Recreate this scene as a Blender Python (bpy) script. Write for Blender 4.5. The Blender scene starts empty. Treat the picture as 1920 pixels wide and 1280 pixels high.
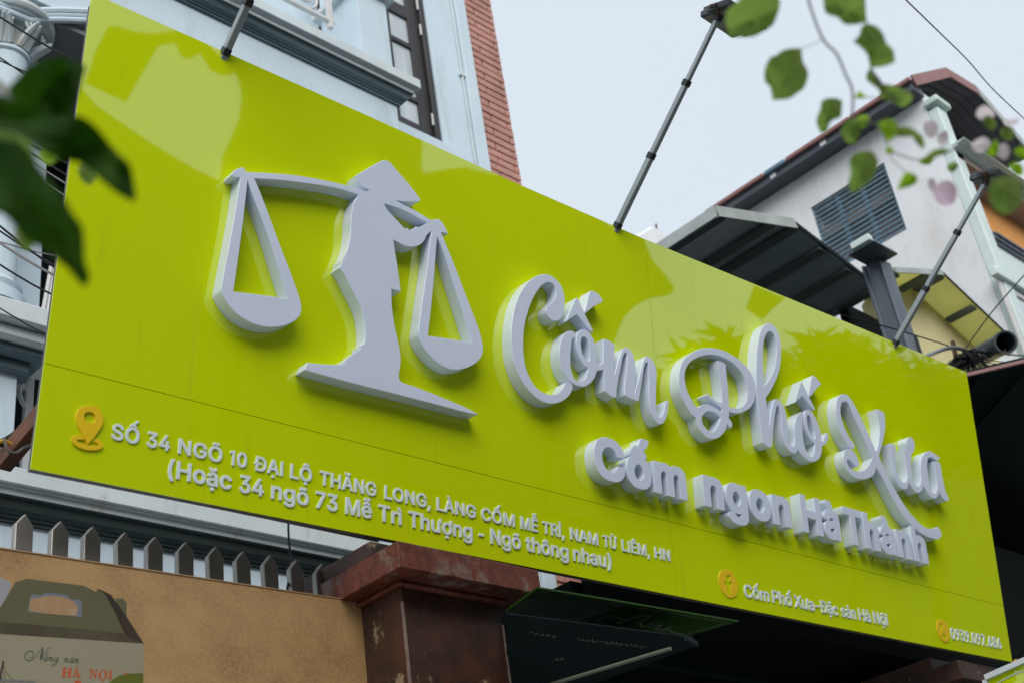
import bpy, bmesh, math, random
from mathutils import Vector, Matrix
from mathutils import geometry as mgeo

random.seed(7)
SC = bpy.context.scene
COL = SC.collection
V3 = Vector

# ------------------------------------------------------------------ survey: where the photographer stood
FOC, CX, CY = 2512.0, 960.0, 640.0                     # focal length and centre in photo pixels (1920 wide)
AX = (V3((0.7221155, 0.2603053, 0.6409293)), V3((-0.6786632, 0.4460898, 0.5834554)), V3((-0.1340355, -0.8562973, 0.4987879)))
EYE = V3((0, 0, 1.6))
def ray(px, py):
    d = V3(((px-CX)/FOC, (py-CY)/FOC, 1.0))
    return V3((AX[0].dot(d), AX[1].dot(d), AX[2].dot(d)))
def Yp(px, py, y): r = ray(px, py); return EYE + r*(y/r.y)
def Xp(px, py, x): r = ray(px, py); return EYE + r*(x/r.x)
def Zp(px, py, z): r = ray(px, py); return EYE + r*((z-1.6)/r.z)
def Dp(px, py, d): return EYE + ray(px, py)*d
def cam_axis(i): return V3((AX[0][i], AX[1][i], AX[2][i]))

# ------------------------------------------------------------------ camera
cam = bpy.data.objects.new('camera', bpy.data.cameras.new('camera'))
COL.objects.link(cam); SC.camera = cam
cr, cd, cf = cam_axis(0), cam_axis(1), cam_axis(2)
M = Matrix((( cr.x, -cd.x, -cf.x, EYE.x), (cr.y, -cd.y, -cf.y, EYE.y), (cr.z, -cd.z, -cf.z, EYE.z), (0, 0, 0, 1)))
cam.matrix_world = M
cam.data.sensor_width = 36; cam.data.lens = FOC/1920*36
cam.data.clip_start = 0.05; cam.data.clip_end = 500
cam.data.dof.use_dof = True
cam.data.dof.focus_distance = 4.7
cam.data.dof.aperture_fstop = 3.8
cam.data.dof.aperture_blades = 7

# ------------------------------------------------------------------ sky and sun (overcast)
W = bpy.data.worlds.new('World'); SC.world = W; W.use_nodes = True
nt = W.node_tree; nt.nodes.clear()
sky = nt.nodes.new('ShaderNodeTexSky'); sky.sky_type = 'NISHITA'; sky.sun_disc = False
sky.sun_elevation = math.radians(52); sky.sun_rotation = math.radians(200)
sky.air_density = 1.5; sky.dust_density = 6.0
mx = nt.nodes.new('ShaderNodeMix'); mx.data_type = 'RGBA'; mx.inputs[0].default_value = 0.9
mx.inputs[7].default_value = (7.15, 7.95, 8.75, 1)      # even cloud layer
bg = nt.nodes.new('ShaderNodeBackground'); bg.inputs[1].default_value = 0.0605
wo = nt.nodes.new('ShaderNodeOutputWorld')
tcw = nt.nodes.new('ShaderNodeTexCoord'); nz = nt.nodes.new('ShaderNodeTexNoise'); nz.inputs['Scale'].default_value = 1.6; nz.inputs['Detail'].default_value = 4
nt.links.new(tcw.outputs['Generated'], nz.inputs[0])
mc = nt.nodes.new('ShaderNodeMix'); mc.data_type = 'RGBA'; mc.inputs[6].default_value = (6.9, 7.75, 8.6, 1); mc.inputs[7].default_value = (7.6, 8.3, 8.95, 1)
nt.links.new(nz.outputs[0], mc.inputs[0]); nt.links.new(mc.outputs[2], mx.inputs[7])
nt.links.new(sky.outputs[0], mx.inputs[6]); nt.links.new(mx.outputs[2], bg.inputs[0]); nt.links.new(bg.outputs[0], wo.inputs[0])
sl = bpy.data.lights.new('sun', 'SUN'); sl.energy = 1.5; sl.angle = math.radians(50); sl.color = (1, .97, .92)
so = bpy.data.objects.new('sun', sl); COL.objects.link(so)
el, az = math.radians(38), math.radians(218)            # soft light from above the street, a little from the left
sd = V3((math.sin(az)*math.cos(el), math.cos(az)*math.cos(el), math.sin(el)))
so.rotation_euler = sd.to_track_quat('Z', 'Y').to_euler()
sky.sun_elevation = el; sky.sun_rotation = az
vs = SC.view_settings
vs.view_transform = 'Standard'; vs.look = 'None'; vs.gamma = 1; vs.use_curve_mapping = False; vs.exposure = 0.85
SC.render.engine = 'CYCLES'
SC.cycles.use_denoising = True
SC.cycles.max_bounces = 7; SC.cycles.diffuse_bounces = 4; SC.cycles.glossy_bounces = 4

# ------------------------------------------------------------------ materials
def mat(name, col, rough=.6, var=0.0, vscale=6.0, col2=None, bump=0.0, bscale=40.0, metal=0.0, coat=0.0, coat_rough=.03,
        coat_ior=1.5, spec=.5, stretch=(1, 1, 1), stain=None, stain_scale=2.0, stain_lo=.55, stain_hi=.75, stain_stretch=(1, 1, .3),
        transl=0.0, wave=0.0, wavescale=1.2):
    m = bpy.data.materials.new(name); m.use_nodes = True
    n = m.node_tree; N = n.nodes; L = n.links
    b = N['Principled BSDF']
    b.inputs['Base Color'].default_value = (*col, 1); b.inputs['Roughness'].default_value = rough
    b.inputs['Metallic'].default_value = metal; b.inputs['Specular IOR Level'].default_value = spec
    if coat: b.inputs['Coat Weight'].default_value = coat; b.inputs['Coat Roughness'].default_value = coat_rough; b.inputs['Coat IOR'].default_value = coat_ior
    tc = N.new('ShaderNodeNewGeometry')
    def noise(scale, detail=4, st=(1, 1, 1), rough_=.6):
        mp = N.new('ShaderNodeMapping'); mp.inputs['Scale'].default_value = st; L.new(tc.outputs['Position'], mp.inputs[0])
        t = N.new('ShaderNodeTexNoise'); t.inputs['Scale'].default_value = scale; t.inputs['Detail'].default_value = detail
        t.inputs['Roughness'].default_value = rough_
        L.new(mp.outputs[0], t.inputs[0]); return t.outputs[0]
    def mixc(fac, a, c2):
        x = N.new('ShaderNodeMix'); x.data_type = 'RGBA'; L.new(fac, x.inputs[0])
        for i, v in ((6, a), (7, c2)):
            if hasattr(v, 'links') or hasattr(v, 'is_linked'): L.new(v, x.inputs[i])
            else: x.inputs[i].default_value = (*v, 1)
        return x.outputs[2]
    def ramp(o, lo, hi):
        r = N.new('ShaderNodeMapRange'); r.inputs[1].default_value = lo; r.inputs[2].default_value = hi; L.new(o, r.inputs[0]); return r.outputs[0]
    out = None
    if var or col2:
        c2 = col2 or tuple(c*(1-var) for c in col)
        out = mixc(ramp(noise(vscale, 6, stretch), .35, .68), col, c2)
    if stain:
        out = mixc(ramp(noise(stain_scale, 8, stain_stretch, .7), stain_lo, stain_hi), out if out is not None else col, stain)
    if out is not None: L.new(out, b.inputs['Base Color'])
    if bump:
        bp = N.new('ShaderNodeBump'); bp.inputs['Strength'].default_value = bump; bp.inputs['Distance'].default_value = .01
        L.new(noise(bscale, 6), bp.inputs['Height']); L.new(bp.outputs[0], b.inputs['Normal'])
    if wave:
        bp = N.new('ShaderNodeBump'); bp.inputs['Strength'].default_value = 1; bp.inputs['Distance'].default_value = wave
        L.new(noise(wavescale, 1.2), bp.inputs['Height']); L.new(bp.outputs[0], b.inputs['Coat Normal'])
    if transl:
        t = N.new('ShaderNodeBsdfTranslucent'); t.inputs[0].default_value = ((min(1, col[0]*1.5), min(1, col[1]*1.6), col[2], 1) if 'leaf' in name or 'sheet' in name else (*col, 1))
        s = N.new('ShaderNodeMixShader'); s.inputs[0].default_value = transl
        o = N['Material Output']; L.new(b.outputs[0], s.inputs[1]); L.new(t.outputs[0], s.inputs[2]); L.new(s.outputs[0], o.inputs[0])
    return m

MT = dict(
 green=mat('lime_sign_sheet', (.62, .765, .0), .6, spec=0.0, coat=1, coat_rough=.022, coat_ior=1.85, wave=.003, wavescale=1.1,
           stain=(.42, .50, .02), stain_scale=11, stain_lo=.60, stain_hi=.88, stain_stretch=(2.2, 1, .045)),
 letter=mat('white_letter_board', (.70, .77, .95), .42, coat=.6, coat_rough=.06, var=.04, vscale=5, stain=(.45, .45, .42), stain_scale=60, stain_lo=.74, stain_hi=.8, stain_stretch=(1, 1, 1)),
 letter_side=mat('white_letter_side', (.70, .745, .80), .6),
 smallletter=mat('white_acrylic_lettering', (.74, .82, .86), .5, coat=.3),
 icon=mat('yellow_icon_board', (.86, .57, .0), .5, coat=.2),
 alu=mat('sign_edge_aluminium', (.10, .085, .07), .5),
 plaster=mat('pale_blue_plaster', (.58, .69, .775), .8, var=.10, vscale=1.2, bump=.15, bscale=60, stain=(.44, .52, .56), stain_scale=2.4, stain_lo=.5, stain_hi=.72, stain_stretch=(1.5, 1.5, .35)),
 cornice=mat('weathered_cornice', (.60, .67, .69), .8, var=.15, vscale=3, bump=.2, stain=(.36, .26, .16), stain_scale=5, stain_lo=.58, stain_hi=.74, stain_stretch=(1, 1, .25)),
 mould=mat('dark_moulding', (.13, .19, .215), .8, col2=(.045, .075, .082), vscale=2.2, stretch=(.3, 3, 3), bump=.2),  # underside profile of the ledges, darker than their face, with darker streaks
 mouldlow=mat('near_black_moulding', (.035, .055, .055), .85, col2=(.010, .022, .02), vscale=2.2, stretch=(.3, 3, 3), bump=.2),  # darker still, for the lower ledge
 dimpane=mat('dim_window_pane', (.05, .05, .055), .6, spec=.1),
 soffit=mat('grey_soffit', (.22, .23, .24), .8, var=.15),
 brick=mat('salmon_brick', (.52, .26, .21), .75, var=.30, vscale=3.4, bump=.2, bscale=120),
 mortar=mat('dark_mortar', (.12, .07, .06), .9),
 darkwood=mat('dark_brown_window_wood', (.030, .026, .028), .5, var=.3, stain=(.15, .11, .08), stain_scale=14, stain_lo=.68, stain_hi=.78),
 pane=mat('sky_pale_glass', (.56, .62, .66), .5, var=.25, vscale=3, stretch=(6, 1, .4), coat=1, coat_rough=.02, coat_ior=1.6),  # pale base colour stands in for sky mirrored in the glass
 white=mat('white_painted_steel', (.62, .62, .62), .5, var=.1),
 steel=mat('brushed_stainless', (.40, .38, .35), .38, metal=.6, var=.2, vscale=5, stretch=(3, 3, .6), bump=.03),
 alupole=mat('aluminium_pole', (.36, .40, .42), .42, metal=.35, var=.15),
 black=mat('black_plastic', (.02, .022, .025), .45),
 lamp=mat('lamp_housing_grey', (.07, .08, .09), .45, metal=.3),
 glass=mat('lamp_glass', (.25, .25, .22), .1, coat=1),
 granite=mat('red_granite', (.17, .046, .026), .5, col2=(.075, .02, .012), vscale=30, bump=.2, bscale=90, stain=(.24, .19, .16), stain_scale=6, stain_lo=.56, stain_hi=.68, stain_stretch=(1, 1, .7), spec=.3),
 shaft=mat('sooty_shaded_granite', (.075, .026, .014), .5, col2=(.024, .015, .010), vscale=9, bump=.3, bscale=60, stain=(.26, .19, .11), stain_scale=11, stain_lo=.60, stain_hi=.66, stain_stretch=(1, 1, .8), spec=.4),  # soot and stains, plus the pillars' shade painted into the base colour
 mortardirt=mat('crumbling_mortar', (.24, .17, .14), .9, var=.4, vscale=30, bump=.5),
 poster=mat('tan_paper_print', (.47, .285, .12), .55, col2=(.30, .17, .062), vscale=5.5, bump=.0, stain=(.52, .33, .15), stain_scale=90, stain_lo=.45, stain_hi=.72, stain_stretch=(1, 1, 1)),
 olive=mat('print_olive', (.125, .115, .052), .6, var=.12, vscale=4),
 brownp=mat('print_brown', (.062, .046, .022), .6, col2=(.10, .082, .045), vscale=5),
 darkp=mat('print_dark_brown', (.050, .028, .016), .6, col2=(.02, .012, .008), vscale=9),
 creamp=mat('print_cream', (.33, .295, .20), .6, var=.06, vscale=6),
 greyp=mat('print_pale_grey', (.33, .33, .35), .6),
 bluep=mat('print_grey_blue', (.17, .19, .23), .6),
 orangep=mat('print_orange', (.52, .10, .03), .6),
 greenp=mat('print_dark_green', (.010, .045, .035), .6),
 hillp=mat('print_olive_green', (.13, .15, .01), .6, var=.15),
 tanp=mat('print_light_tan', (.40, .24, .12), .6, stain=(.45, .32, .2), stain_scale=26, stain_lo=.48, stain_hi=.7, stain_stretch=(1, 1, 1)),
 concrete=mat('grey_weathered_render', (.76, .79, .83), .85, var=.10, vscale=1.0, bump=.2, stain=(.60, .55, .52), stain_scale=2.5, stain_lo=.50, stain_hi=.8),
 redtrim=mat('faded_red_trim', (.30, .145, .14), .6, var=.2),
 roofdark=mat('dark_corrugated_sheet', (.085, .097, .12), .6, var=.25, vscale=3, bump=.1),
 canopy_edge=mat('grey_flashing', (.42, .46, .46), .6, col2=(.28, .32, .29), vscale=4),
 canopy_sheet=mat('canopy_underside_sheet', (.38, .44, .44), .6, var=.3, vscale=4, stretch=(1, .2, 1)),
 canopybeam=mat('canopy_steel', (.075, .10, .10), .6),
 beam=mat('dark_steel_beam', (.010, .019, .020), .7, spec=.12),
 yellow=mat('yellow_plaster', (.74, .67, .36), .8, var=.1, vscale=2),
 yellowsheet=mat('translucent_roof_sheet', (.72, .68, .48), .6, var=.2, vscale=3, transl=.4),
 post=mat('blue_grey_steel_post', (.085, .105, .135), .45, metal=.3, col2=(.16, .18, .21), vscale=3, stretch=(4, 4, .4)),
 blind=mat('blue_louvre', (.13, .22, .29), .5, var=.3),
 dirtyglass=mat('dirty_window', (.30, .27, .27), .6, col2=(.13, .11, .12), vscale=3, stretch=(1, .4, 3)),
 mint=mat('pale_mint_plaster', (.62, .72, .72), .8, var=.06),
 mintgreen=mat('mint_green_trim', (.56, .70, .63), .7, var=.1),
 brownsoffit=mat('brown_balcony_ceiling', (.36, .29, .24), .8, var=.1),
 orange=mat('orange_wall', (.80, .36, .10), .8, var=.1),
 void=mat('unlit_interior', (.006, .008, .008), .95, spec=.1),  # near-black base colour paints in the dark of unlit spaces
 pvc=mat('dark_grey_pipe', (.05, .06, .07), .35, col2=(.11, .125, .13), vscale=4, coat=.3),
 cable=mat('black_cable', (.012, .012, .014), .6, spec=.15),
 cablegrey=mat('grey_cable', (.16, .15, .15), .5),
 rust=mat('rusty_iron', (.10, .045, .03), .8, var=.4, vscale=20),
 wood=mat('red_brown_timber', (.16, .055, .02), .55, var=.4, vscale=6, stretch=(1, 1, 4)),
 yellowcable=mat('yellow_cable', (.55, .30, .02), .5),
 leafdark=mat('dark_green_leaf', (.014, .050, .002), .6, col2=(.060, .14, .004), vscale=7, transl=.30, spec=.12),
 leafmid=mat('green_leaf', (.16, .23, .065), .6, col2=(.28, .35, .10), vscale=9, transl=.6, spec=.2),
 leafbright=mat('bright_young_leaf', (.30, .46, .02), .6, col2=(.22, .36, .03), vscale=16, transl=.5),
 bract=mat('pink_bract', (.84, .62, .74), .7, transl=.6, spec=.1),
 bractpale=mat('pale_pink_bract', (.86, .74, .76), .7, transl=.6, spec=.1),
 twig=mat('grey_brown_twig', (.34, .34, .30), .7, var=.3, vscale=40),
 asphalt=mat('asphalt', (.085, .083, .08), .9, var=.2, vscale=3, bump=.2),
 facade=mat('opposite_render', (.09, .09, .07), .85, var=.2, vscale=1.2),
 facade_b=mat('opposite_brick_render', (.08, .06, .04), .85, var=.2, vscale=1.2),
 palmleaf=mat('palm_leaf', (.035, .075, .010), .6, var=.4, vscale=3),
 bark=mat('tree_bark', (.08, .06, .045), .9, var=.3),
 darkgreen=mat('unlit_green_board', (.025, .075, .006), .35, coat=.6),
 faintprint=mat('dull_grey_lettering', (.10, .13, .09), .6),
 tube=mat('dull_tube', (.10, .11, .08), .5),
)

# ------------------------------------------------------------------ object helpers
WL = {}
def reg(o, w): WL[o.name] = V3(w)
def place(o, parent, w=(0, 0, 0)):
    w = V3(w)
    COL.objects.link(o)
    if parent is not None:
        o.parent = parent; o.location = w - WL[parent.name]
    else: o.location = w
    reg(o, w)
    return o
def tag(o, label, cat=None, group=None, kind=None):
    if label: o['label'] = label
    if cat: o['category'] = cat
    if group: o['group'] = group
    if kind: o['kind'] = kind
    return o
def thing(name, label, cat, loc, group=None):
    o = bpy.data.objects.new(name, None); o.empty_display_size = .1
    COL.objects.link(o); o.location = loc; reg(o, loc)
    return tag(o, label, cat, group)
def smooth(me, ang=32):
    for p in me.polygons: p.use_smooth = True
    me.set_sharp_from_angle(angle=math.radians(ang))
def finish(name, me, m, parent=None, sm=True):
    if m is not None:
        me.materials.clear(); me.materials.append(m)
    if sm: smooth(me)
    return place(bpy.data.objects.new(name, me), parent)
class MB:
    def __init__(s): s.v = []; s.f = []
    def add(s, vs, fs):
        k = len(s.v); s.v += [tuple(v) for v in vs]; s.f += [tuple(i+k for i in f) for f in fs]; return s
    def hexa(s, p):     # 8 corners: bottom ring 0-3, top ring 4-7
        return s.add(p, [(0, 3, 2, 1), (4, 5, 6, 7), (0, 1, 5, 4), (1, 2, 6, 5), (2, 3, 7, 6), (3, 0, 4, 7)])
    def box(s, x0, x1, y0, y1, z0, z1):
        return s.hexa([(x0, y0, z0), (x1, y0, z0), (x1, y1, z0), (x0, y1, z0), (x0, y0, z1), (x1, y0, z1), (x1, y1, z1), (x0, y1, z1)])
    def bar(s, a, b, w, h, up=(0, 0, 1)):   # rectangular bar from a to b
        a, b = V3(a), V3(b); d = (b-a).normalized(); u = V3(up)
        sd_ = d.cross(u)
        if sd_.length < 1e-4: sd_ = V3((1, 0, 0))
        sd_.normalize(); u = sd_.cross(d)
        o = [(-w/2, -h/2), (w/2, -h/2), (w/2, h/2), (-w/2, h/2)]
        r0 = [a+sd_*i+u*j for i, j in o]; r1 = [b+sd_*i+u*j for i, j in o]
        return s.hexa(r0+r1)
    def tube(s, pts, r, n=10, cap=True, rs=None):
        pts = [V3(p) for p in pts]; k = len(s.v); prev = None
        for i, p in enumerate(pts):
            d = (pts[min(i+1, len(pts)-1)]-pts[max(i-1, 0)]).normalized()
            if prev is None:
                a = d.orthogonal().normalized()
            else: a = (prev - d*prev.dot(d)).normalized()
            prev = a; b = d.cross(a); rr = rs[i] if rs else r
            for j in range(n):
                t = 2*math.pi*j/n; s.v.append(tuple(p+a*math.cos(t)*rr+b*math.sin(t)*rr))
        for i in range(len(pts)-1):
            for j in range(n):
                s.f.append((k+i*n+j, k+i*n+(j+1) % n, k+(i+1)*n+(j+1) % n, k+(i+1)*n+j))
        if cap:
            s.f.append(tuple(k+j for j in reversed(range(n)))); s.f.append(tuple(k+(len(pts)-1)*n+j for j in range(n)))
        return s
    def prism(s, pts, off):   # planar polygon pts (3D) extruded by off
        pts = [V3(p) for p in pts]; off = V3(off); n = len(pts); k = len(s.v)
        tri = mgeo.tessellate_polygon([pts])
        s.v += [tuple(p) for p in pts]+[tuple(p+off) for p in pts]
        nrm = mgeo.normal(pts) if n > 2 else V3((0, 0, 1))
        for t in tri:
            a, b, c = (pts[i] for i in t)
            nn = (b-a).cross(c-a)
            t2 = t if nn.dot(off) < 0 else (t[0], t[2], t[1])
            s.f.append((k+t2[0], k+t2[1], k+t2[2])); s.f.append((k+n+t2[0], k+n+t2[2], k+n+t2[1]))
        for i in range(n):
            j = (i+1) % n; s.f.append((k+i, k+j, k+n+j, k+n+i))
        return s
    def lathe(s, prof, c, n=28, ax='z'):   # prof (r,z)
        k = len(s.v); c = V3(c)
        for r, z in prof:
            for j in range(n):
                t = 2*math.pi*j/n; s.v.append((c.x+r*math.cos(t), c.y+r*math.sin(t), c.z+z))
        for i in range(len(prof)-1):
            for j in range(n):
                s.f.append((k+i*n+j, k+i*n+(j+1) % n, k+(i+1)*n+(j+1) % n, k+(i+1)*n+j))
        return s
    def mesh(s, name):
        me = bpy.data.meshes.new(name); me.from_pydata(s.v, [], s.f); me.validate()
        bm = bmesh.new(); bm.from_mesh(me); bmesh.ops.recalc_face_normals(bm, faces=bm.faces); bm.to_mesh(me); bm.free()
        return me
    def build(s, name, m, parent=None, bevel=0.0, sm=True):
        o = finish(name, s.mesh(name), m, parent, sm)
        if bevel:
            b = o.modifiers.new('bevel', 'BEVEL'); b.width = bevel; b.segments = 2; b.limit_method = 'ANGLE'; b.harden_normals = False
        return o
def catmull(pts, k=4, closed=False):
    P = [V3(p) for p in pts]; n = len(P); out = []
    for i in range(n if closed else n-1):
        p0 = P[(i-1) % n] if (closed or i > 0) else P[0]; p1 = P[i]; p2 = P[(i+1) % n]; p3 = P[(i+2) % n] if (closed or i < n-2) else P[-1]
        for j in range(k):
            t = j/k
            out.append(.5*((2*p1)+(p2-p0)*t+(2*p0-5*p1+4*p2-p3)*t*t+(3*p1-3*p2+p3-p0)*t**3))
    if not closed: out.append(P[-1])
    return out
def outline(txt, k=4):
    """'x,y x,yc ...' closed contour; c marks a corner, the rest is smooth."""
    P = []
    for w in txt.split():
        c = w.endswith('c'); x, y = w.rstrip('c').split(','); P.append((float(x), float(y), c))
    n = len(P); out = []
    def h(a, b):
        return a
    for i in range(n):
        p0, p1, p2, p3 = P[(i-1) % n], P[i], P[(i+1) % n], P[(i+2) % n]
        q0 = p1 if p1[2] else p0; q3 = p2 if p2[2] else p3
        if p1[2] and p2[2]: out.append((p1[0], p1[1])); continue
        for j in range(k):
            t = j/k; r = []
            for a in (0, 1):
                d1 = (p2[a]-q0[a])/2 if not p1[2] else (p2[a]-p1[a])*.75 - (0 if p2[2] else (q3[a]-p1[a])*0)
                d2 = (q3[a]-p1[a])/2 if not p2[2] else (p2[a]-p1[a])*.75
                t2, t3 = t*t, t*t*t
                r.append((2*t3-3*t2+1)*p1[a]+(t3-2*t2+t)*d1+(-2*t3+3*t2)*p2[a]+(t3-t2)*d2)
            out.append(tuple(r))
    return out
def area(c): return sum(c[i][0]*c[(i+1) % len(c)][1]-c[(i+1) % len(c)][0]*c[i][1] for i in range(len(c)))/2
def shape(name, contours, frame, depth, m, parent, bevel=.0012, grow=0.0, base=0.0, orient=True):
    """contours in frame units (first outer, others holes) -> solid of given depth standing on the frame's plane"""
    O, U, Vv, Nn = frame
    cu = bpy.data.curves.new(name, 'CURVE'); cu.dimensions = '2D'; cu.fill_mode = 'BOTH'
    for i, c in enumerate(contours):
        if orient:
            want = 1 if i == 0 else -1
            if area(c)*want < 0: c = c[::-1]
        s = cu.splines.new('POLY'); s.points.add(len(c)-1); s.use_cyclic_u = True
        for j, p in enumerate(c): s.points[j].co = (p[0], p[1], 0, 1)
    cu.extrude = max(depth/2-bevel, .0001); cu.bevel_depth = bevel; cu.bevel_resolution = 0; cu.offset = grow-bevel
    o = bpy.data.objects.new(name, cu)
    me = bpy.data.meshes.new_from_object(o)
    bpy.data.objects.remove(o); bpy.data.curves.remove(cu)
    me.name = name
    for v in me.vertices:
        x, y, z = v.co; v.co = O+U*x+Vv*y+Nn*(z+depth/2+base)
    bm = bmesh.new(); bm.from_mesh(me); bmesh.ops.remove_doubles(bm, verts=bm.verts, dist=2e-5)
    bmesh.ops.recalc_face_normals(bm, faces=bm.faces); bm.to_mesh(me); bm.free()
    return finish(name, me, m, parent)

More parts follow.
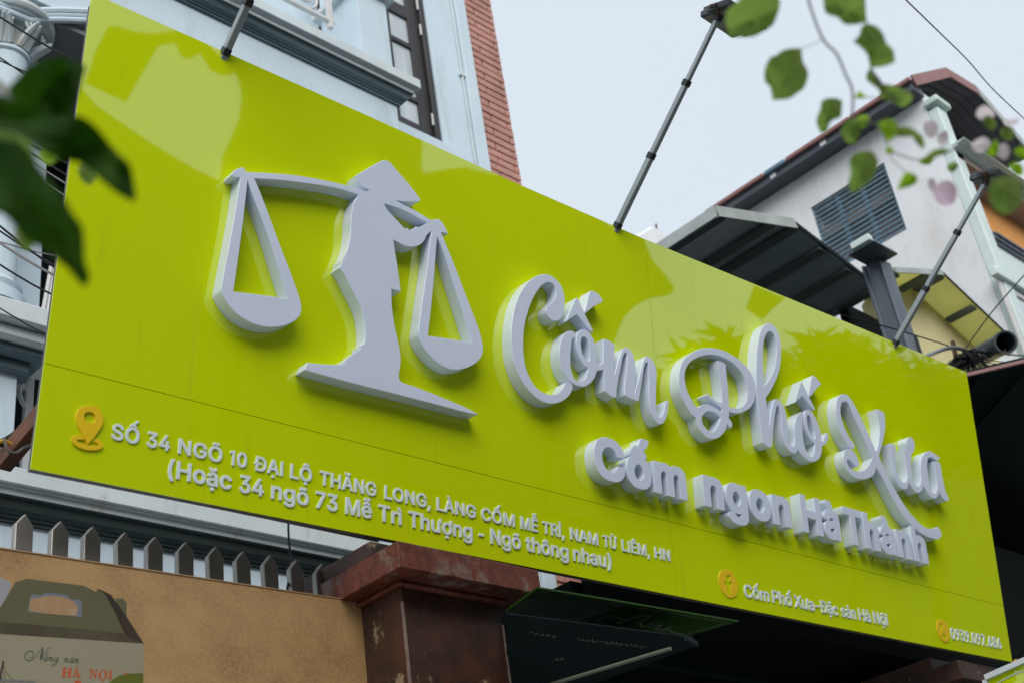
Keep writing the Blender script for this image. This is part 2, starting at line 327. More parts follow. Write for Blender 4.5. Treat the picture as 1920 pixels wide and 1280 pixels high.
GLYPHS = {
'(': '273|178,-114 164,-113 161,-110 139,-74 106,4 93,42 79,108 72,156 71,226 74,276 83,336 102,418 135,506 159,552 164,556 180,557 248,556 254,548 254,528 228,470 211,424 192,360 180,308 172,248 170,198 178,126 190,76 221,-12 253,-82 254,-106 248,-113',
')': '273|38,-114 24,-113 20,-110 19,-86 60,6 84,78 96,132 102,172 103,218 95,296 81,360 46,470 19,528 19,548 21,554 26,556 110,556 120,542 147,486 169,426 185,366 199,276 202,224 201,154 189,80 173,22 148,-44 115,-108 110,-113 94,-114',
',': '188|38,-137 26,-136 22,-133 20,-108 51,84 56,88 70,89 150,88 155,80 155,58 101,-132 96,-136',
'-': '453|114,170 100,171 96,178 96,252 100,261 334,262 350,261 354,256 355,180 350,171',
'.': '188|92,-22 64,-18 45,-4 34,16 32,54 37,74 50,90 60,98 80,104 110,104 128,100 140,92 154,74 159,54 159,28 155,10 140,-10 124,-19',
'0': '453|224,-25 158,-15 117,6 78,48 52,98 41,136 31,200 30,282 34,336 42,376 52,410 78,462 117,502 158,524 228,534 296,524 336,502 375,462 401,410 412,372 422,306 423,226 419,174 411,132 401,98 376,47 336,6 296,-15 242,-24/221,70 248,73 266,84 276,91 296,116 313,158 322,204 325,246 322,304 312,354 296,390 274,420 248,436 228,440 206,436 180,420 157,392 140,350 131,304 128,264 131,204 140,158 157,118 179,90 206,73',
'1': '453|76,-18 62,-17 58,-10 58,64 62,71 78,73 194,74 194,406 192,408 100,341 74,341 68,350 69,440 184,526 290,526 294,518 294,74 406,71 409,64 408,-14 404,-17 388,-18',
'3': '453|212,-25 158,-20 118,-7 82,14 52,44 35,76 26,120 26,140 28,146 32,149 122,149 127,144 133,118 146,98 158,88 178,77 204,69 234,70 262,78 282,90 298,106 308,132 309,154 299,182 284,201 262,217 230,227 200,230 144,231 139,238 140,314 244,434 56,435 52,444 52,520 56,526 72,527 386,526 390,518 389,446 266,306 323,292 356,271 388,236 405,198 411,158 411,134 405,92 386,50 356,18 324,-4 280,-19',
'4': '453|282,-18 268,-17 264,-10 262,87 42,87 26,88 22,96 22,168 24,174 227,518 236,526 324,526 329,518 329,498 145,182 263,182 265,332 270,335 284,336 340,336 356,335 361,328 362,182 426,180 431,172 431,96 429,90 424,88 361,86 361,-8 359,-14 356,-17 340,-18',
'6': '453|222,-25 168,-18 128,-2 96,22 76,48 66,62 50,110 46,148 46,176 50,210 63,254 85,300 234,522 240,526 254,527 334,526 340,518 339,494 227,332 286,327 329,312 358,290 384,259 388,252 403,206 407,170 407,144 402,102 385,58 366,32 354,20 324,-3 284,-19/222,68 240,69 262,78 282,94 298,116 306,138 308,156 306,176 298,198 283,220 264,235 232,246 208,244 188,235 170,220 154,198 146,178 144,160 146,138 152,122 169,94 190,79 212,69',
'7': '453|98,-18 84,-17 80,-14 80,14 291,432 48,435 44,444 45,522 50,526 64,527 404,526 409,518 408,434 183,-12 178,-17 162,-18',
'8': '453|222,-25 162,-19 122,-6 88,16 57,48 40,82 34,122 34,148 37,178 48,210 66,236 88,259 101,268 75,296 59,328 53,360 52,392 56,422 72,462 102,495 133,516 176,529 228,534 282,528 320,515 349,496 361,484 378,464 393,434 400,392 400,368 394,330 377,296 351,268 364,259 388,234 404,208 416,172 419,124 413,84 396,50 364,14 332,-6 290,-19/224,68 244,69 262,74 291,90 306,104 315,124 317,136 316,150 307,172 290,192 268,206 242,215 226,217 208,215 184,207 162,192 147,176 137,154 135,142 136,128 144,108 160,90 182,77 208,69/221,308 238,309 248,312 260,317 277,328 290,344 299,368 297,392 291,406 280,419 260,433 232,441 214,440 192,433 174,421 161,404 154,388 152,376 154,362 161,346 174,330 194,316',
'9': '453|130,-18 118,-17 113,-14 113,14 224,176 158,183 122,197 86,226 66,254 50,296 46,338 46,366 51,408 68,450 80,467 98,488 130,511 168,527 210,533 242,533 286,527 324,511 353,488 385,448 403,398 407,360 407,334 403,296 390,256 367,210 328,148 218,-12 212,-17 198,-18/223,262 240,264 264,273 282,288 298,310 306,332 308,350 306,370 298,392 283,414 266,429 232,441 218,441 208,438 188,429 172,416 154,392 145,356 147,332 154,310 169,290 188,274',
'A': '480|16,-18 4,-17 0,-14 -2,12 183,522 188,526 204,527 290,526 294,520 477,24 481,10 480,-14 476,-17 460,-18 398,-18 380,-16 328,124 152,124 147,116 101,-14 98,-17 82,-18/184,218 294,218 240,382',
'C': '510|260,-25 220,-22 194,-17 164,-7 136,8 111,26 84,52 53,100 37,140 24,202 22,272 24,306 29,336 41,380 53,408 66,430 86,458 110,482 135,500 164,516 194,526 220,531 270,534 320,530 352,522 388,507 418,487 446,458 466,430 480,400 490,364 491,338 486,331 470,330 394,331 390,336 383,362 372,382 359,398 344,411 324,423 298,433 272,438 242,434 200,416 163,384 142,350 127,304 122,256 126,212 142,158 167,120 198,93 236,76 270,71 298,76 322,85 344,98 356,109 376,134 384,150 390,172 394,177 486,177 491,170 491,150 480,110 465,76 446,50 417,22 386,1 352,-13 320,-21',
'G': '520|262,-25 220,-22 190,-16 164,-7 134,8 110,27 88,48 68,74 52,102 29,166 23,216 22,272 29,340 41,380 53,410 68,436 84,457 110,482 134,501 162,516 192,526 218,531 268,534 318,530 352,522 388,506 418,485 448,457 466,430 481,400 492,360 492,338 488,332 472,331 394,332 390,336 373,374 357,396 344,409 328,419 298,432 270,438 242,434 196,415 166,388 145,356 126,296 122,252 127,204 142,158 162,128 170,117 198,93 238,76 266,72 296,74 330,87 360,110 380,138 392,170 392,180 286,181 268,183 265,190 265,264 270,273 492,273 496,264 496,188 489,130 469,78 431,32 392,2 340,-17 286,-24',
'H': '517|60,-18 46,-17 42,-8 42,518 44,524 48,526 62,527 122,527 138,526 142,522 144,308 372,307 374,310 375,522 380,526 394,527 454,527 472,525 475,518 475,-8 473,-14 470,-17 454,-18 394,-18 380,-17 375,-14 373,214 146,214 143,212 142,-12 138,-17 122,-18',
'I': '300|32,-18 18,-17 13,-10 13,66 15,72 18,74 34,75 98,75 100,78 100,432 98,434 34,434 16,437 13,444 14,522 18,526 34,527 282,526 287,518 287,444 285,438 282,435 266,434 204,434 201,432 201,78 204,75 266,75 284,72 287,66 286,-14 282,-17 266,-18',
'L': '393|60,-18 46,-17 42,-8 42,518 44,524 48,526 138,526 143,518 143,76 374,74 379,66 379,-10 374,-17 358,-18',
'M': '628|60,-18 46,-17 42,-8 42,518 44,524 62,527 150,527 164,526 169,522 295,200 314,143 459,522 464,526 478,527 566,527 583,524 586,518 586,-8 584,-15 566,-18 506,-18 490,-17 486,-10 486,308 360,-12 354,-17 340,-18 274,-17 268,-13 140,307 140,-10 134,-17',
'N': '523|60,-18 46,-17 42,-8 42,518 44,524 48,526 62,527 134,527 148,526 154,522 380,166 381,520 386,526 402,527 460,527 478,525 481,518 481,-8 479,-14 476,-17 460,-18 390,-18 374,-17 370,-13 142,345 143,-10 136,-17',
'O': '533|260,-25 220,-22 194,-17 164,-7 136,8 112,25 88,48 69,74 54,98 37,140 24,202 22,272 24,306 29,336 41,380 53,408 66,430 90,462 110,482 135,500 164,516 194,526 220,531 272,534 314,531 344,525 372,515 398,501 419,486 454,450 465,436 481,408 493,380 504,342 510,292 511,236 504,168 493,128 480,98 465,74 447,50 416,20 398,8 370,-7 344,-16 314,-22/263,72 296,76 334,92 367,120 392,160 407,206 411,250 407,304 391,352 368,388 334,417 296,433 268,437 236,433 200,417 167,388 141,348 127,304 122,256 127,204 135,178 142,158 166,121 200,92 236,76',
'P': '445|60,-18 46,-17 42,-8 43,522 48,526 62,527 236,527 302,520 346,504 378,480 406,445 422,402 427,360 427,334 422,292 407,250 384,220 347,190 304,174 238,168 144,168 142,-14 138,-17 122,-18/144,260 230,260 254,263 282,273 302,287 317,310 325,340 324,364 317,386 302,408 282,422 254,432 234,434 144,434',
'R': '449|60,-18 46,-17 42,-8 43,522 48,526 62,527 238,527 304,521 348,506 380,482 408,446 423,406 427,366 427,338 423,298 407,256 380,223 345,198 444,16 446,10 445,-14 440,-17 426,-18 339,-16 331,-6 232,179 146,180 143,178 142,-14 138,-17 122,-18/144,274 234,273 256,275 284,284 304,297 317,314 324,334 326,352 324,370 317,390 304,408 284,423 256,432 234,434 144,434',
'S': '447|220,-27 156,-21 114,-8 78,14 47,46 29,82 20,124 20,146 22,152 26,154 118,154 122,148 128,122 140,102 154,89 182,75 224,67 244,69 266,75 292,88 312,106 322,124 326,140 324,148 316,164 302,176 282,188 264,195 176,220 114,243 69,276 44,310 41,318 34,360 34,384 40,424 59,464 90,494 124,515 166,528 230,534 290,528 330,515 364,494 394,464 411,430 419,390 418,364 414,361 398,360 324,361 319,366 308,399 288,420 254,436 226,440 208,439 180,431 160,418 146,405 136,386 135,374 137,364 147,350 160,337 182,325 224,310 326,281 374,254 398,232 413,210 424,176 426,126 421,88 410,64 402,49 372,16 338,-6 292,-21',
'T': '449|194,-18 180,-17 175,-8 175,432 18,435 14,444 15,522 20,526 34,527 430,526 435,518 435,444 430,435 275,432 275,-10 270,-17',
'X': '474|18,-18 6,-17 1,-14 1,14 173,260 12,494 11,518 13,524 16,526 32,527 102,527 118,525 238,349 360,525 376,527 444,527 460,525 464,518 462,494 303,262 472,15 474,-8 472,-14 468,-17 454,-18 384,-18 368,-16 277,112 238,172 106,-16 88,-18',
'a': '389|156,-27 112,-22 80,-12 56,4 32,30 17,62 12,94 12,120 16,150 26,176 45,196 64,210 110,228 234,246 250,251 256,260 250,284 240,295 224,306 206,312 184,312 162,305 145,296 125,276 114,257 86,257 28,274 23,282 23,302 41,338 68,365 92,382 122,393 160,400 202,402 254,396 286,385 300,377 316,364 339,334 351,302 355,264 355,-10 350,-17 334,-18 264,-17 260,-14 258,1 230,-16 206,-23/161,64 174,64 192,67 214,76 232,90 246,106 254,126 258,148 258,161 188,151 150,143 130,133 120,125 113,112 111,104 118,88 127,78 142,70',
'c': '396|204,-26 142,-18 102,-1 64,34 39,72 22,120 16,174 16,202 22,256 39,304 64,342 102,376 150,396 206,402 248,400 272,395 298,385 320,372 344,352 357,336 371,314 380,288 379,264 374,259 318,245 290,245 286,249 281,262 266,284 244,302 212,312 182,306 160,294 152,286 141,274 125,244 117,214 115,192 117,162 125,130 141,102 158,84 192,67 212,65 222,67 242,74 258,83 275,102 286,130 292,134 318,134 375,120 381,112 381,92 371,64 358,42 344,26 320,4 300,-8 276,-18 250,-23',
'g': '425|200,-169 144,-163 120,-157 90,-144 70,-129 47,-106 33,-80 34,-56 42,-49 86,-24 112,-24 148,-60 168,-71 202,-79 236,-75 267,-58 286,-34 293,4 293,14 290,15 266,-1 242,-9 198,-13 180,-12 132,-5 98,10 70,33 62,41 38,76 21,126 16,176 16,206 21,258 38,306 62,344 98,378 134,394 194,402 242,399 268,390 294,371 295,390 300,396 386,396 390,388 390,-22 385,-66 366,-106 337,-134 308,-152 266,-164/198,78 210,78 228,82 250,92 268,110 283,134 291,164 293,188 291,220 285,244 269,276 248,296 224,308 204,311 186,308 160,296 142,277 126,248 117,220 115,198 117,164 126,136 140,112 158,93 186,80',
'h': '410|54,-18 40,-17 35,-8 35,518 37,524 42,526 126,526 132,518 132,375 154,387 178,397 226,402 278,397 314,382 338,362 358,336 371,296 375,254 375,-10 370,-17 354,-18 298,-18 284,-17 279,-14 278,224 273,260 259,286 252,292 232,306 204,310 176,300 156,287 143,270 135,246 132,218 131,-14 126,-17 112,-18',
'i': '167|54,-18 40,-17 35,-8 35,388 37,394 42,396 126,396 132,388 132,-10 126,-17/82,425 52,429 40,438 28,453 23,472 23,494 26,510 36,524 52,538 84,542 114,538 131,526 141,510 144,494 144,472 141,456 131,442 114,429',
'm': '610|54,-18 40,-17 35,-8 35,388 38,395 56,397 124,396 130,390 132,375 158,393 180,401 216,404 234,403 272,397 300,379 318,356 342,378 366,392 392,400 440,404 482,400 510,390 542,365 558,342 568,316 572,300 575,268 575,-8 572,-16 498,-18 484,-17 479,-14 478,244 473,274 457,296 434,309 420,311 402,309 382,298 362,276 356,258 353,238 352,-14 348,-17 332,-18 260,-16 256,-8 256,250 252,272 236,296 216,309 194,311 172,303 156,291 143,276 135,254 132,230 131,-14 126,-17 112,-18',
'n': '410|54,-18 40,-17 35,-8 36,393 40,396 56,397 124,396 130,390 132,372 140,380 172,396 212,401 230,402 272,398 310,386 338,362 358,336 371,296 375,254 374,-14 370,-17 354,-18 298,-18 284,-17 279,-14 278,224 273,260 259,286 252,292 232,306 204,310 176,300 156,287 143,270 135,246 132,218 131,-14 126,-17 112,-18',
'o': '415|204,-26 142,-18 102,-1 64,34 39,72 22,120 16,174 16,200 22,256 38,304 65,344 102,377 142,394 208,402 264,396 286,389 314,377 351,342 376,304 394,254 399,202 399,174 395,128 388,104 376,70 350,32 314,-1 274,-18/204,66 232,70 255,82 274,102 290,130 298,162 300,182 298,214 292,238 275,274 256,293 248,298 228,308 208,311 186,308 168,298 159,292 142,274 125,244 117,214 115,192 117,162 125,130 141,102 160,82 186,68',
'r': '259|54,-18 40,-17 35,-8 36,392 40,396 56,397 124,396 129,392 132,378 140,385 172,398 212,403 256,401 261,392 261,314 259,308 256,305 242,304 202,307 174,299 153,282 143,270 135,252 132,228 131,-14 126,-17 112,-18',
's': '365|176,-26 130,-22 100,-15 68,2 44,26 28,48 18,82 19,108 24,112 80,124 106,124 112,120 122,92 136,78 160,67 178,64 204,67 228,78 244,94 247,108 238,120 224,130 200,138 138,152 92,168 59,190 37,222 34,230 29,262 32,310 35,322 49,348 72,370 100,387 144,399 190,402 238,398 268,389 288,378 317,352 331,330 342,302 342,282 340,276 336,272 282,260 256,260 250,264 241,284 228,300 206,311 184,314 170,312 146,300 131,286 129,272 139,260 158,249 184,240 244,226 288,211 318,190 325,182 343,154 349,118 348,88 343,60 329,32 300,4 274,-11 238,-22',
't': '227|164,-22 108,-14 78,5 55,38 47,82 47,308 -6,310 -12,316 -12,388 -10,394 -6,396 47,398 47,480 52,488 140,488 144,480 144,398 216,396 222,390 222,318 220,312 202,309 146,309 144,306 144,106 146,88 153,76 164,70 216,70 221,62 231,12 231,-8 226,-15 208,-20',
'u': '410|178,-23 132,-18 100,-6 70,19 51,46 39,84 35,124 36,392 40,396 56,397 112,397 126,396 131,392 132,154 136,120 152,92 157,88 178,73 206,69 234,79 251,92 266,110 275,132 278,162 279,392 284,396 298,397 370,396 375,388 374,-14 370,-17 354,-18 286,-17 280,-10 278,8 270,-1 236,-17',
'À': '480|16,-18 4,-17 0,-14 -2,12 183,522 188,526 204,527 290,526 294,520 477,24 481,10 480,-14 476,-17 460,-18 398,-18 380,-16 328,124 152,124 147,116 101,-14 98,-17 82,-18/184,218 294,218 240,382/216,540 202,541 198,546 134,644 132,668 136,676 216,677 230,676 236,672 283,572 284,548 278,541',
'Ê': '419|60,-18 46,-17 42,-8 43,522 48,526 62,527 386,526 390,518 390,444 386,435 144,433 144,304 368,303 373,294 373,220 368,212 352,211 144,210 143,78 146,75 388,74 393,66 392,-14 388,-17 372,-18/110,547 96,548 92,552 92,582 176,676 260,676 343,582 345,578 345,556 340,548 252,548 218,588 182,548',
'Ì': '300|32,-18 18,-17 13,-10 13,66 15,72 18,74 34,75 98,75 100,78 100,432 98,434 34,434 16,437 13,444 14,522 18,526 34,527 282,526 287,518 287,444 285,438 282,435 266,434 204,434 201,432 201,78 204,75 266,75 284,72 287,66 286,-14 282,-17 266,-18/126,540 112,541 108,546 44,644 42,668 46,676 126,677 142,676 147,672 194,572 195,548 190,541',
'Õ': '533|260,-25 220,-22 194,-17 164,-7 136,8 112,25 88,48 69,74 54,98 37,140 24,202 22,272 24,306 29,336 41,380 53,408 66,430 90,462 110,482 135,500 164,516 194,526 220,531 272,534 314,531 344,525 372,515 398,501 419,486 454,450 465,436 481,408 493,380 504,342 510,292 511,236 504,168 493,128 480,98 465,74 447,50 416,20 398,8 370,-7 344,-16 314,-22/263,72 296,76 334,92 367,120 392,160 407,206 411,250 407,304 391,352 368,388 334,417 296,433 268,437 236,433 200,417 167,388 141,348 127,304 122,256 127,204 135,178 142,158 166,121 200,92 236,76/306,558 272,563 234,581 230,576 228,564 224,560 154,560 150,568 150,590 154,616 164,640 184,660 208,665 226,666 250,664 272,656 300,641 307,660 312,663 380,663 384,656 384,634 380,606 369,582 348,563 328,559',
'à': '389|156,-27 112,-22 80,-12 56,4 32,30 17,62 12,94 12,120 16,150 26,176 45,196 64,210 110,228 234,246 250,251 256,260 250,284 240,295 224,306 206,312 184,312 162,305 145,296 125,276 114,257 86,257 28,274 23,282 23,302 41,338 68,365 92,382 122,393 160,400 202,402 254,396 286,385 300,377 316,364 339,334 351,302 355,264 355,-10 350,-17 334,-18 264,-17 260,-14 258,1 230,-16 206,-23/161,64 174,64 192,67 214,76 232,90 246,106 254,126 258,148 258,161 188,151 150,143 130,133 120,125 113,112 111,104 118,88 127,78 142,70/166,411 152,412 147,416 82,514 81,538 86,546 166,547 180,546 186,542 232,444 233,420 228,412',
'ì': '167|54,-18 40,-17 35,-8 35,388 37,394 42,396 126,396 132,388 132,-10 126,-17/60,411 46,412 40,417 -22,514 -24,538 -20,546 60,547 74,546 80,542 127,444 128,420 122,412',
'ô': '415|204,-26 142,-18 102,-1 64,34 39,72 22,120 16,174 16,200 22,256 38,304 65,344 102,377 142,394 208,402 264,396 286,389 314,377 351,342 376,304 394,254 399,202 399,174 395,128 388,104 376,70 350,32 314,-1 274,-18/204,66 232,70 255,82 274,102 290,130 298,162 300,182 298,214 292,238 275,274 256,293 248,298 228,308 208,311 186,308 168,298 159,292 142,274 125,244 117,214 115,192 117,162 125,130 141,102 160,82 186,68/98,417 86,418 81,422 81,452 166,546 250,546 333,454 335,448 335,426 330,418 242,418 206,459 172,418',
'õ': '415|204,-26 142,-18 102,-1 64,34 39,72 22,120 16,174 16,200 22,256 38,304 65,344 102,377 142,394 208,402 264,396 286,389 314,377 351,342 376,304 394,254 399,202 399,174 395,128 388,104 376,70 350,32 314,-1 274,-18/204,66 232,70 255,82 274,102 290,130 298,162 300,182 298,214 292,238 275,274 256,293 248,298 228,308 208,311 186,308 168,298 159,292 142,274 125,244 117,214 115,192 117,162 125,130 141,102 160,82 186,68/246,428 216,432 174,451 171,448 168,434 164,431 94,431 90,438 90,460 95,490 106,511 124,529 148,535 166,536 192,534 210,528 240,512 248,530 252,534 320,534 324,526 324,504 320,476 309,454 288,434 266,429',
'Ă': '480|16,-18 4,-17 0,-14 -2,12 183,522 188,526 204,527 290,526 294,520 477,24 481,10 480,-14 476,-17 460,-18 398,-18 380,-16 328,124 152,124 147,116 101,-14 98,-17 82,-18/184,218 294,218 240,382/238,544 202,548 178,557 150,580 137,596 126,622 123,646 123,668 125,674 128,676 144,677 200,676 205,666 207,652 216,637 232,626 240,625 248,626 264,638 273,652 275,666 280,676 336,677 354,675 357,668 354,626 343,596 330,580 302,557 276,548',
'Đ': '513|72,-18 58,-17 53,-8 53,208 -6,211 -11,220 -11,290 -9,296 -4,298 53,300 54,522 58,526 74,527 242,527 286,524 344,511 378,495 421,460 438,440 462,404 474,376 483,340 489,306 491,272 489,204 476,140 460,102 445,78 429,58 402,32 376,14 342,-2 300,-12 256,-17/155,76 224,75 262,79 314,97 349,126 374,166 387,208 391,258 387,302 373,346 350,383 340,391 316,411 276,428 228,434 154,432 154,300 282,298 286,296 288,290 288,220 284,211 154,209',
'ư': '432|178,-23 132,-18 100,-6 70,19 51,46 39,84 35,124 36,392 40,396 56,397 112,397 126,396 131,392 132,154 136,120 152,91 174,75 200,69 212,70 236,79 252,92 266,110 275,134 278,162 279,392 284,396 344,399 345,472 350,481 430,481 435,472 435,384 431,358 422,342 414,334 400,325 378,322 375,320 374,-14 370,-17 354,-18 286,-17 280,-10 278,8 270,-1 236,-17',
'Ạ': '480|238,-162 210,-157 197,-150 184,-135 180,-116 180,-92 183,-76 198,-58 210,-49 240,-46 270,-49 288,-62 298,-76 301,-92 301,-116 298,-132 288,-146 272,-157/16,-18 4,-17 0,-14 -2,12 183,522 188,526 204,527 290,526 294,520 477,24 481,10 480,-14 476,-17 460,-18 398,-18 380,-16 328,124 152,124 147,116 101,-14 98,-17 82,-18/184,218 294,218 240,382',
'ả': '389|156,-27 112,-22 80,-12 56,4 32,30 17,62 12,94 12,120 16,150 26,176 45,196 64,210 110,228 234,246 250,251 256,260 250,284 240,295 224,306 206,312 184,312 162,305 145,296 125,276 114,257 86,257 28,274 23,282 23,302 41,338 68,365 92,382 122,393 160,400 202,402 254,396 286,385 300,377 316,364 339,334 351,302 355,264 355,-10 350,-17 334,-18 264,-17 260,-14 258,1 230,-16 206,-23/161,64 174,64 192,67 214,76 232,90 246,106 254,126 258,148 258,161 188,151 150,143 130,133 120,125 113,112 111,104 118,88 127,78 142,70/164,411 150,412 145,420 145,440 159,470 120,472 115,476 115,542 120,546 134,547 186,547 214,545 230,540 251,522 256,508 256,474 246,446 222,412',
'ặ': '389|188,-162 160,-158 146,-150 138,-140 134,-134 129,-116 129,-94 132,-80 142,-62 160,-49 188,-46 220,-49 234,-58 246,-74 251,-94 251,-114 248,-128 238,-146 222,-157 206,-161/156,-27 112,-22 80,-12 56,4 32,30 17,62 12,94 12,120 16,150 26,176 45,196 64,210 110,228 234,246 250,251 256,260 250,284 240,295 224,306 206,312 184,312 162,305 145,296 125,276 114,257 86,257 28,274 23,282 23,302 41,338 68,365 92,382 122,393 160,400 202,402 254,396 286,385 300,377 316,364 339,334 351,302 355,264 355,-10 350,-17 334,-18 264,-17 260,-14 258,1 230,-16 206,-23/161,64 174,64 192,67 214,76 232,90 246,106 254,126 258,148 258,161 188,151 150,143 130,133 120,125 113,112 111,104 118,88 127,78 142,70/186,415 146,420 124,429 100,450 87,466 76,492 72,518 72,538 74,544 92,547 148,546 153,540 156,522 166,507 182,497 192,496 198,497 213,508 222,522 225,540 230,546 286,547 303,544 306,538 306,516 303,492 292,466 278,449 254,429 234,420',
'Ễ': '419|60,-18 46,-17 42,-8 43,522 48,526 62,527 386,526 390,518 390,444 386,435 144,433 144,304 368,303 373,294 373,220 368,212 352,211 144,210 143,78 146,75 388,74 393,66 392,-14 388,-17 372,-18/112,537 98,538 94,542 94,572 178,666 262,666 345,574 347,568 347,546 342,538 254,538 220,579 184,538/258,668 228,672 186,691 180,674 176,670 106,670 102,678 102,700 106,726 117,750 138,770 160,775 178,776 212,772 254,752 260,770 264,774 332,774 337,766 337,744 332,716 321,692 300,674 278,669',
'ễ': '404|208,-26 152,-20 138,-16 102,-1 65,32 38,72 22,120 16,174 16,202 21,254 38,304 63,342 100,376 138,393 148,396 204,402 250,399 280,391 308,378 339,352 358,330 374,296 386,254 389,210 389,160 384,152 119,150 127,120 144,95 164,78 198,66 220,65 240,70 258,78 271,90 288,118 294,122 320,122 376,109 382,104 383,80 370,48 353,26 326,2 298,-13 264,-22/121,240 282,239 285,242 281,256 269,276 248,297 224,309 202,311 186,309 158,295 140,278 126,256/98,408 84,409 80,412 80,442 164,537 248,537 331,444 333,438 333,416 328,409 240,409 206,449 170,409/244,539 210,544 172,562 166,544 162,541 92,541 88,548 88,572 92,598 103,622 124,641 146,646 164,647 188,645 210,638 240,622 246,640 250,645 318,645 323,638 323,616 318,588 307,564 286,544 266,540',
'Ố': '533|260,-25 220,-22 194,-17 164,-7 136,8 112,25 88,48 69,74 54,98 37,140 24,202 22,272 24,306 29,336 41,380 53,408 66,430 90,462 110,482 135,500 164,516 194,526 220,531 272,534 314,531 344,525 372,515 398,501 419,486 454,450 465,436 481,408 493,380 504,342 510,292 511,236 504,168 493,128 480,98 465,74 447,50 416,20 398,8 370,-7 344,-16 314,-22/263,72 296,76 334,92 367,120 392,160 407,206 411,250 407,304 391,352 368,388 334,417 296,433 268,437 236,433 200,417 167,388 141,348 127,304 122,256 127,204 135,178 142,158 166,121 200,92 236,76/160,537 148,538 143,542 142,568 144,574 226,666 296,668 298,690 348,786 366,788 428,788 444,787 447,784 449,778 448,756 382,662 376,659 322,658 396,572 397,546 394,539 376,537 304,538 268,579 234,538',
'ố': '415|204,-26 142,-18 102,-1 64,34 39,72 22,120 16,174 16,200 22,256 38,304 65,344 102,377 142,394 208,402 264,396 286,389 314,377 351,342 376,304 394,254 399,202 399,174 395,128 388,104 376,70 350,32 314,-1 274,-18/204,66 232,70 255,82 274,102 290,130 298,162 300,182 298,214 292,238 275,274 256,293 248,298 228,308 208,311 186,308 168,298 159,292 142,274 125,244 117,214 115,192 117,162 125,130 141,102 160,82 186,68/100,408 88,409 83,412 82,438 84,444 166,536 236,539 238,562 288,657 306,659 368,659 384,658 387,656 389,650 388,626 322,534 316,530 262,528 336,443 337,418 334,410 316,408 244,409 208,449 174,409',
'ồ': '415|204,-26 142,-18 102,-1 64,34 39,72 22,120 16,174 16,200 22,256 38,304 65,344 102,377 142,394 208,402 264,396 286,389 314,377 351,342 376,304 394,254 399,202 399,174 395,128 388,104 376,70 350,32 314,-1 274,-18/204,66 232,70 255,82 274,102 290,130 298,162 300,182 298,214 292,238 275,274 256,293 248,298 228,308 208,311 186,308 168,298 159,292 142,274 125,244 117,214 115,192 117,162 125,130 141,102 160,82 186,68/100,408 88,409 83,412 83,442 166,536 182,538 251,538 190,626 189,650 191,656 194,658 210,659 272,659 290,657 340,562 341,536 336,530 260,528 336,443 337,418 335,412 332,409 316,408 244,409 208,449 174,409',
'Ộ': '533|266,-162 236,-157 224,-150 213,-136 208,-116 208,-92 211,-76 221,-62 238,-49 266,-46 298,-49 312,-58 326,-76 329,-92 329,-116 326,-132 312,-149 300,-157/260,-25 220,-22 194,-17 164,-7 136,8 112,25 88,48 69,74 54,98 37,140 24,202 22,272 24,306 29,336 41,380 53,408 66,430 90,462 110,482 135,500 164,516 194,526 220,531 272,534 314,531 344,525 372,515 398,501 419,486 454,450 465,436 481,408 493,380 504,342 510,292 511,236 504,168 493,128 480,98 465,74 447,50 416,20 398,8 370,-7 344,-16 314,-22/263,72 296,76 334,92 367,120 392,160 407,206 411,250 407,304 391,352 368,388 334,417 296,433 268,437 236,433 200,417 167,388 141,348 127,304 122,256 127,204 135,178 142,158 166,121 200,92 236,76/158,547 146,548 141,552 141,582 226,676 310,676 393,582 395,578 395,556 390,548 302,548 266,588 232,548',
'ộ': '415|206,-162 176,-157 164,-150 153,-136 148,-116 148,-92 151,-76 161,-62 178,-49 206,-46 240,-49 256,-62 266,-76 269,-92 269,-116 266,-132 252,-150 240,-158/204,-26 142,-18 102,-1 64,34 39,72 22,120 16,174 16,200 22,256 38,304 65,344 102,377 142,394 208,402 264,396 286,389 314,377 351,342 376,304 394,254 399,202 399,174 395,128 388,104 376,70 350,32 314,-1 274,-18/204,66 232,70 255,82 274,102 290,130 298,162 300,182 298,214 292,238 275,274 256,293 248,298 228,308 208,311 186,308 168,298 159,292 142,274 125,244 117,214 115,192 117,162 125,130 141,102 160,82 186,68/98,417 86,418 81,422 81,452 166,546 250,546 333,454 335,448 335,426 330,418 242,418 206,459 172,418',
'ợ': '413|206,-162 176,-157 164,-150 153,-136 148,-116 148,-92 151,-76 161,-62 178,-49 206,-46 240,-49 256,-62 266,-76 269,-92 269,-116 266,-132 252,-150 240,-158/204,-26 144,-19 102,-1 64,34 39,72 22,120 16,174 16,200 22,254 38,304 64,342 104,378 144,395 190,401 240,402 312,398 316,402 316,472 320,480 336,482 404,481 409,472 409,384 405,362 389,340 372,330 361,328 377,304 394,254 399,202 399,174 394,122 377,72 351,34 314,-1 270,-19/204,66 232,70 255,82 274,102 290,130 298,162 300,182 298,214 292,238 275,274 256,293 248,298 228,308 208,311 186,308 168,298 159,292 142,274 125,244 117,214 115,192 117,162 125,130 141,102 160,82 186,68',
'Ừ': '515|254,-26 190,-19 140,-2 94,32 68,66 49,110 42,160 43,522 48,526 62,527 122,527 136,526 141,522 142,188 146,154 158,126 174,104 200,85 234,73 258,70 278,72 316,84 340,102 360,126 371,154 375,188 376,522 382,526 442,528 443,590 448,598 532,598 537,590 537,506 533,478 524,462 516,455 502,446 480,444 475,440 475,160 469,112 451,68 416,26 376,-2 328,-19/236,540 222,541 216,546 152,644 151,668 156,676 234,677 250,676 255,672 302,572 303,548 298,541',
}
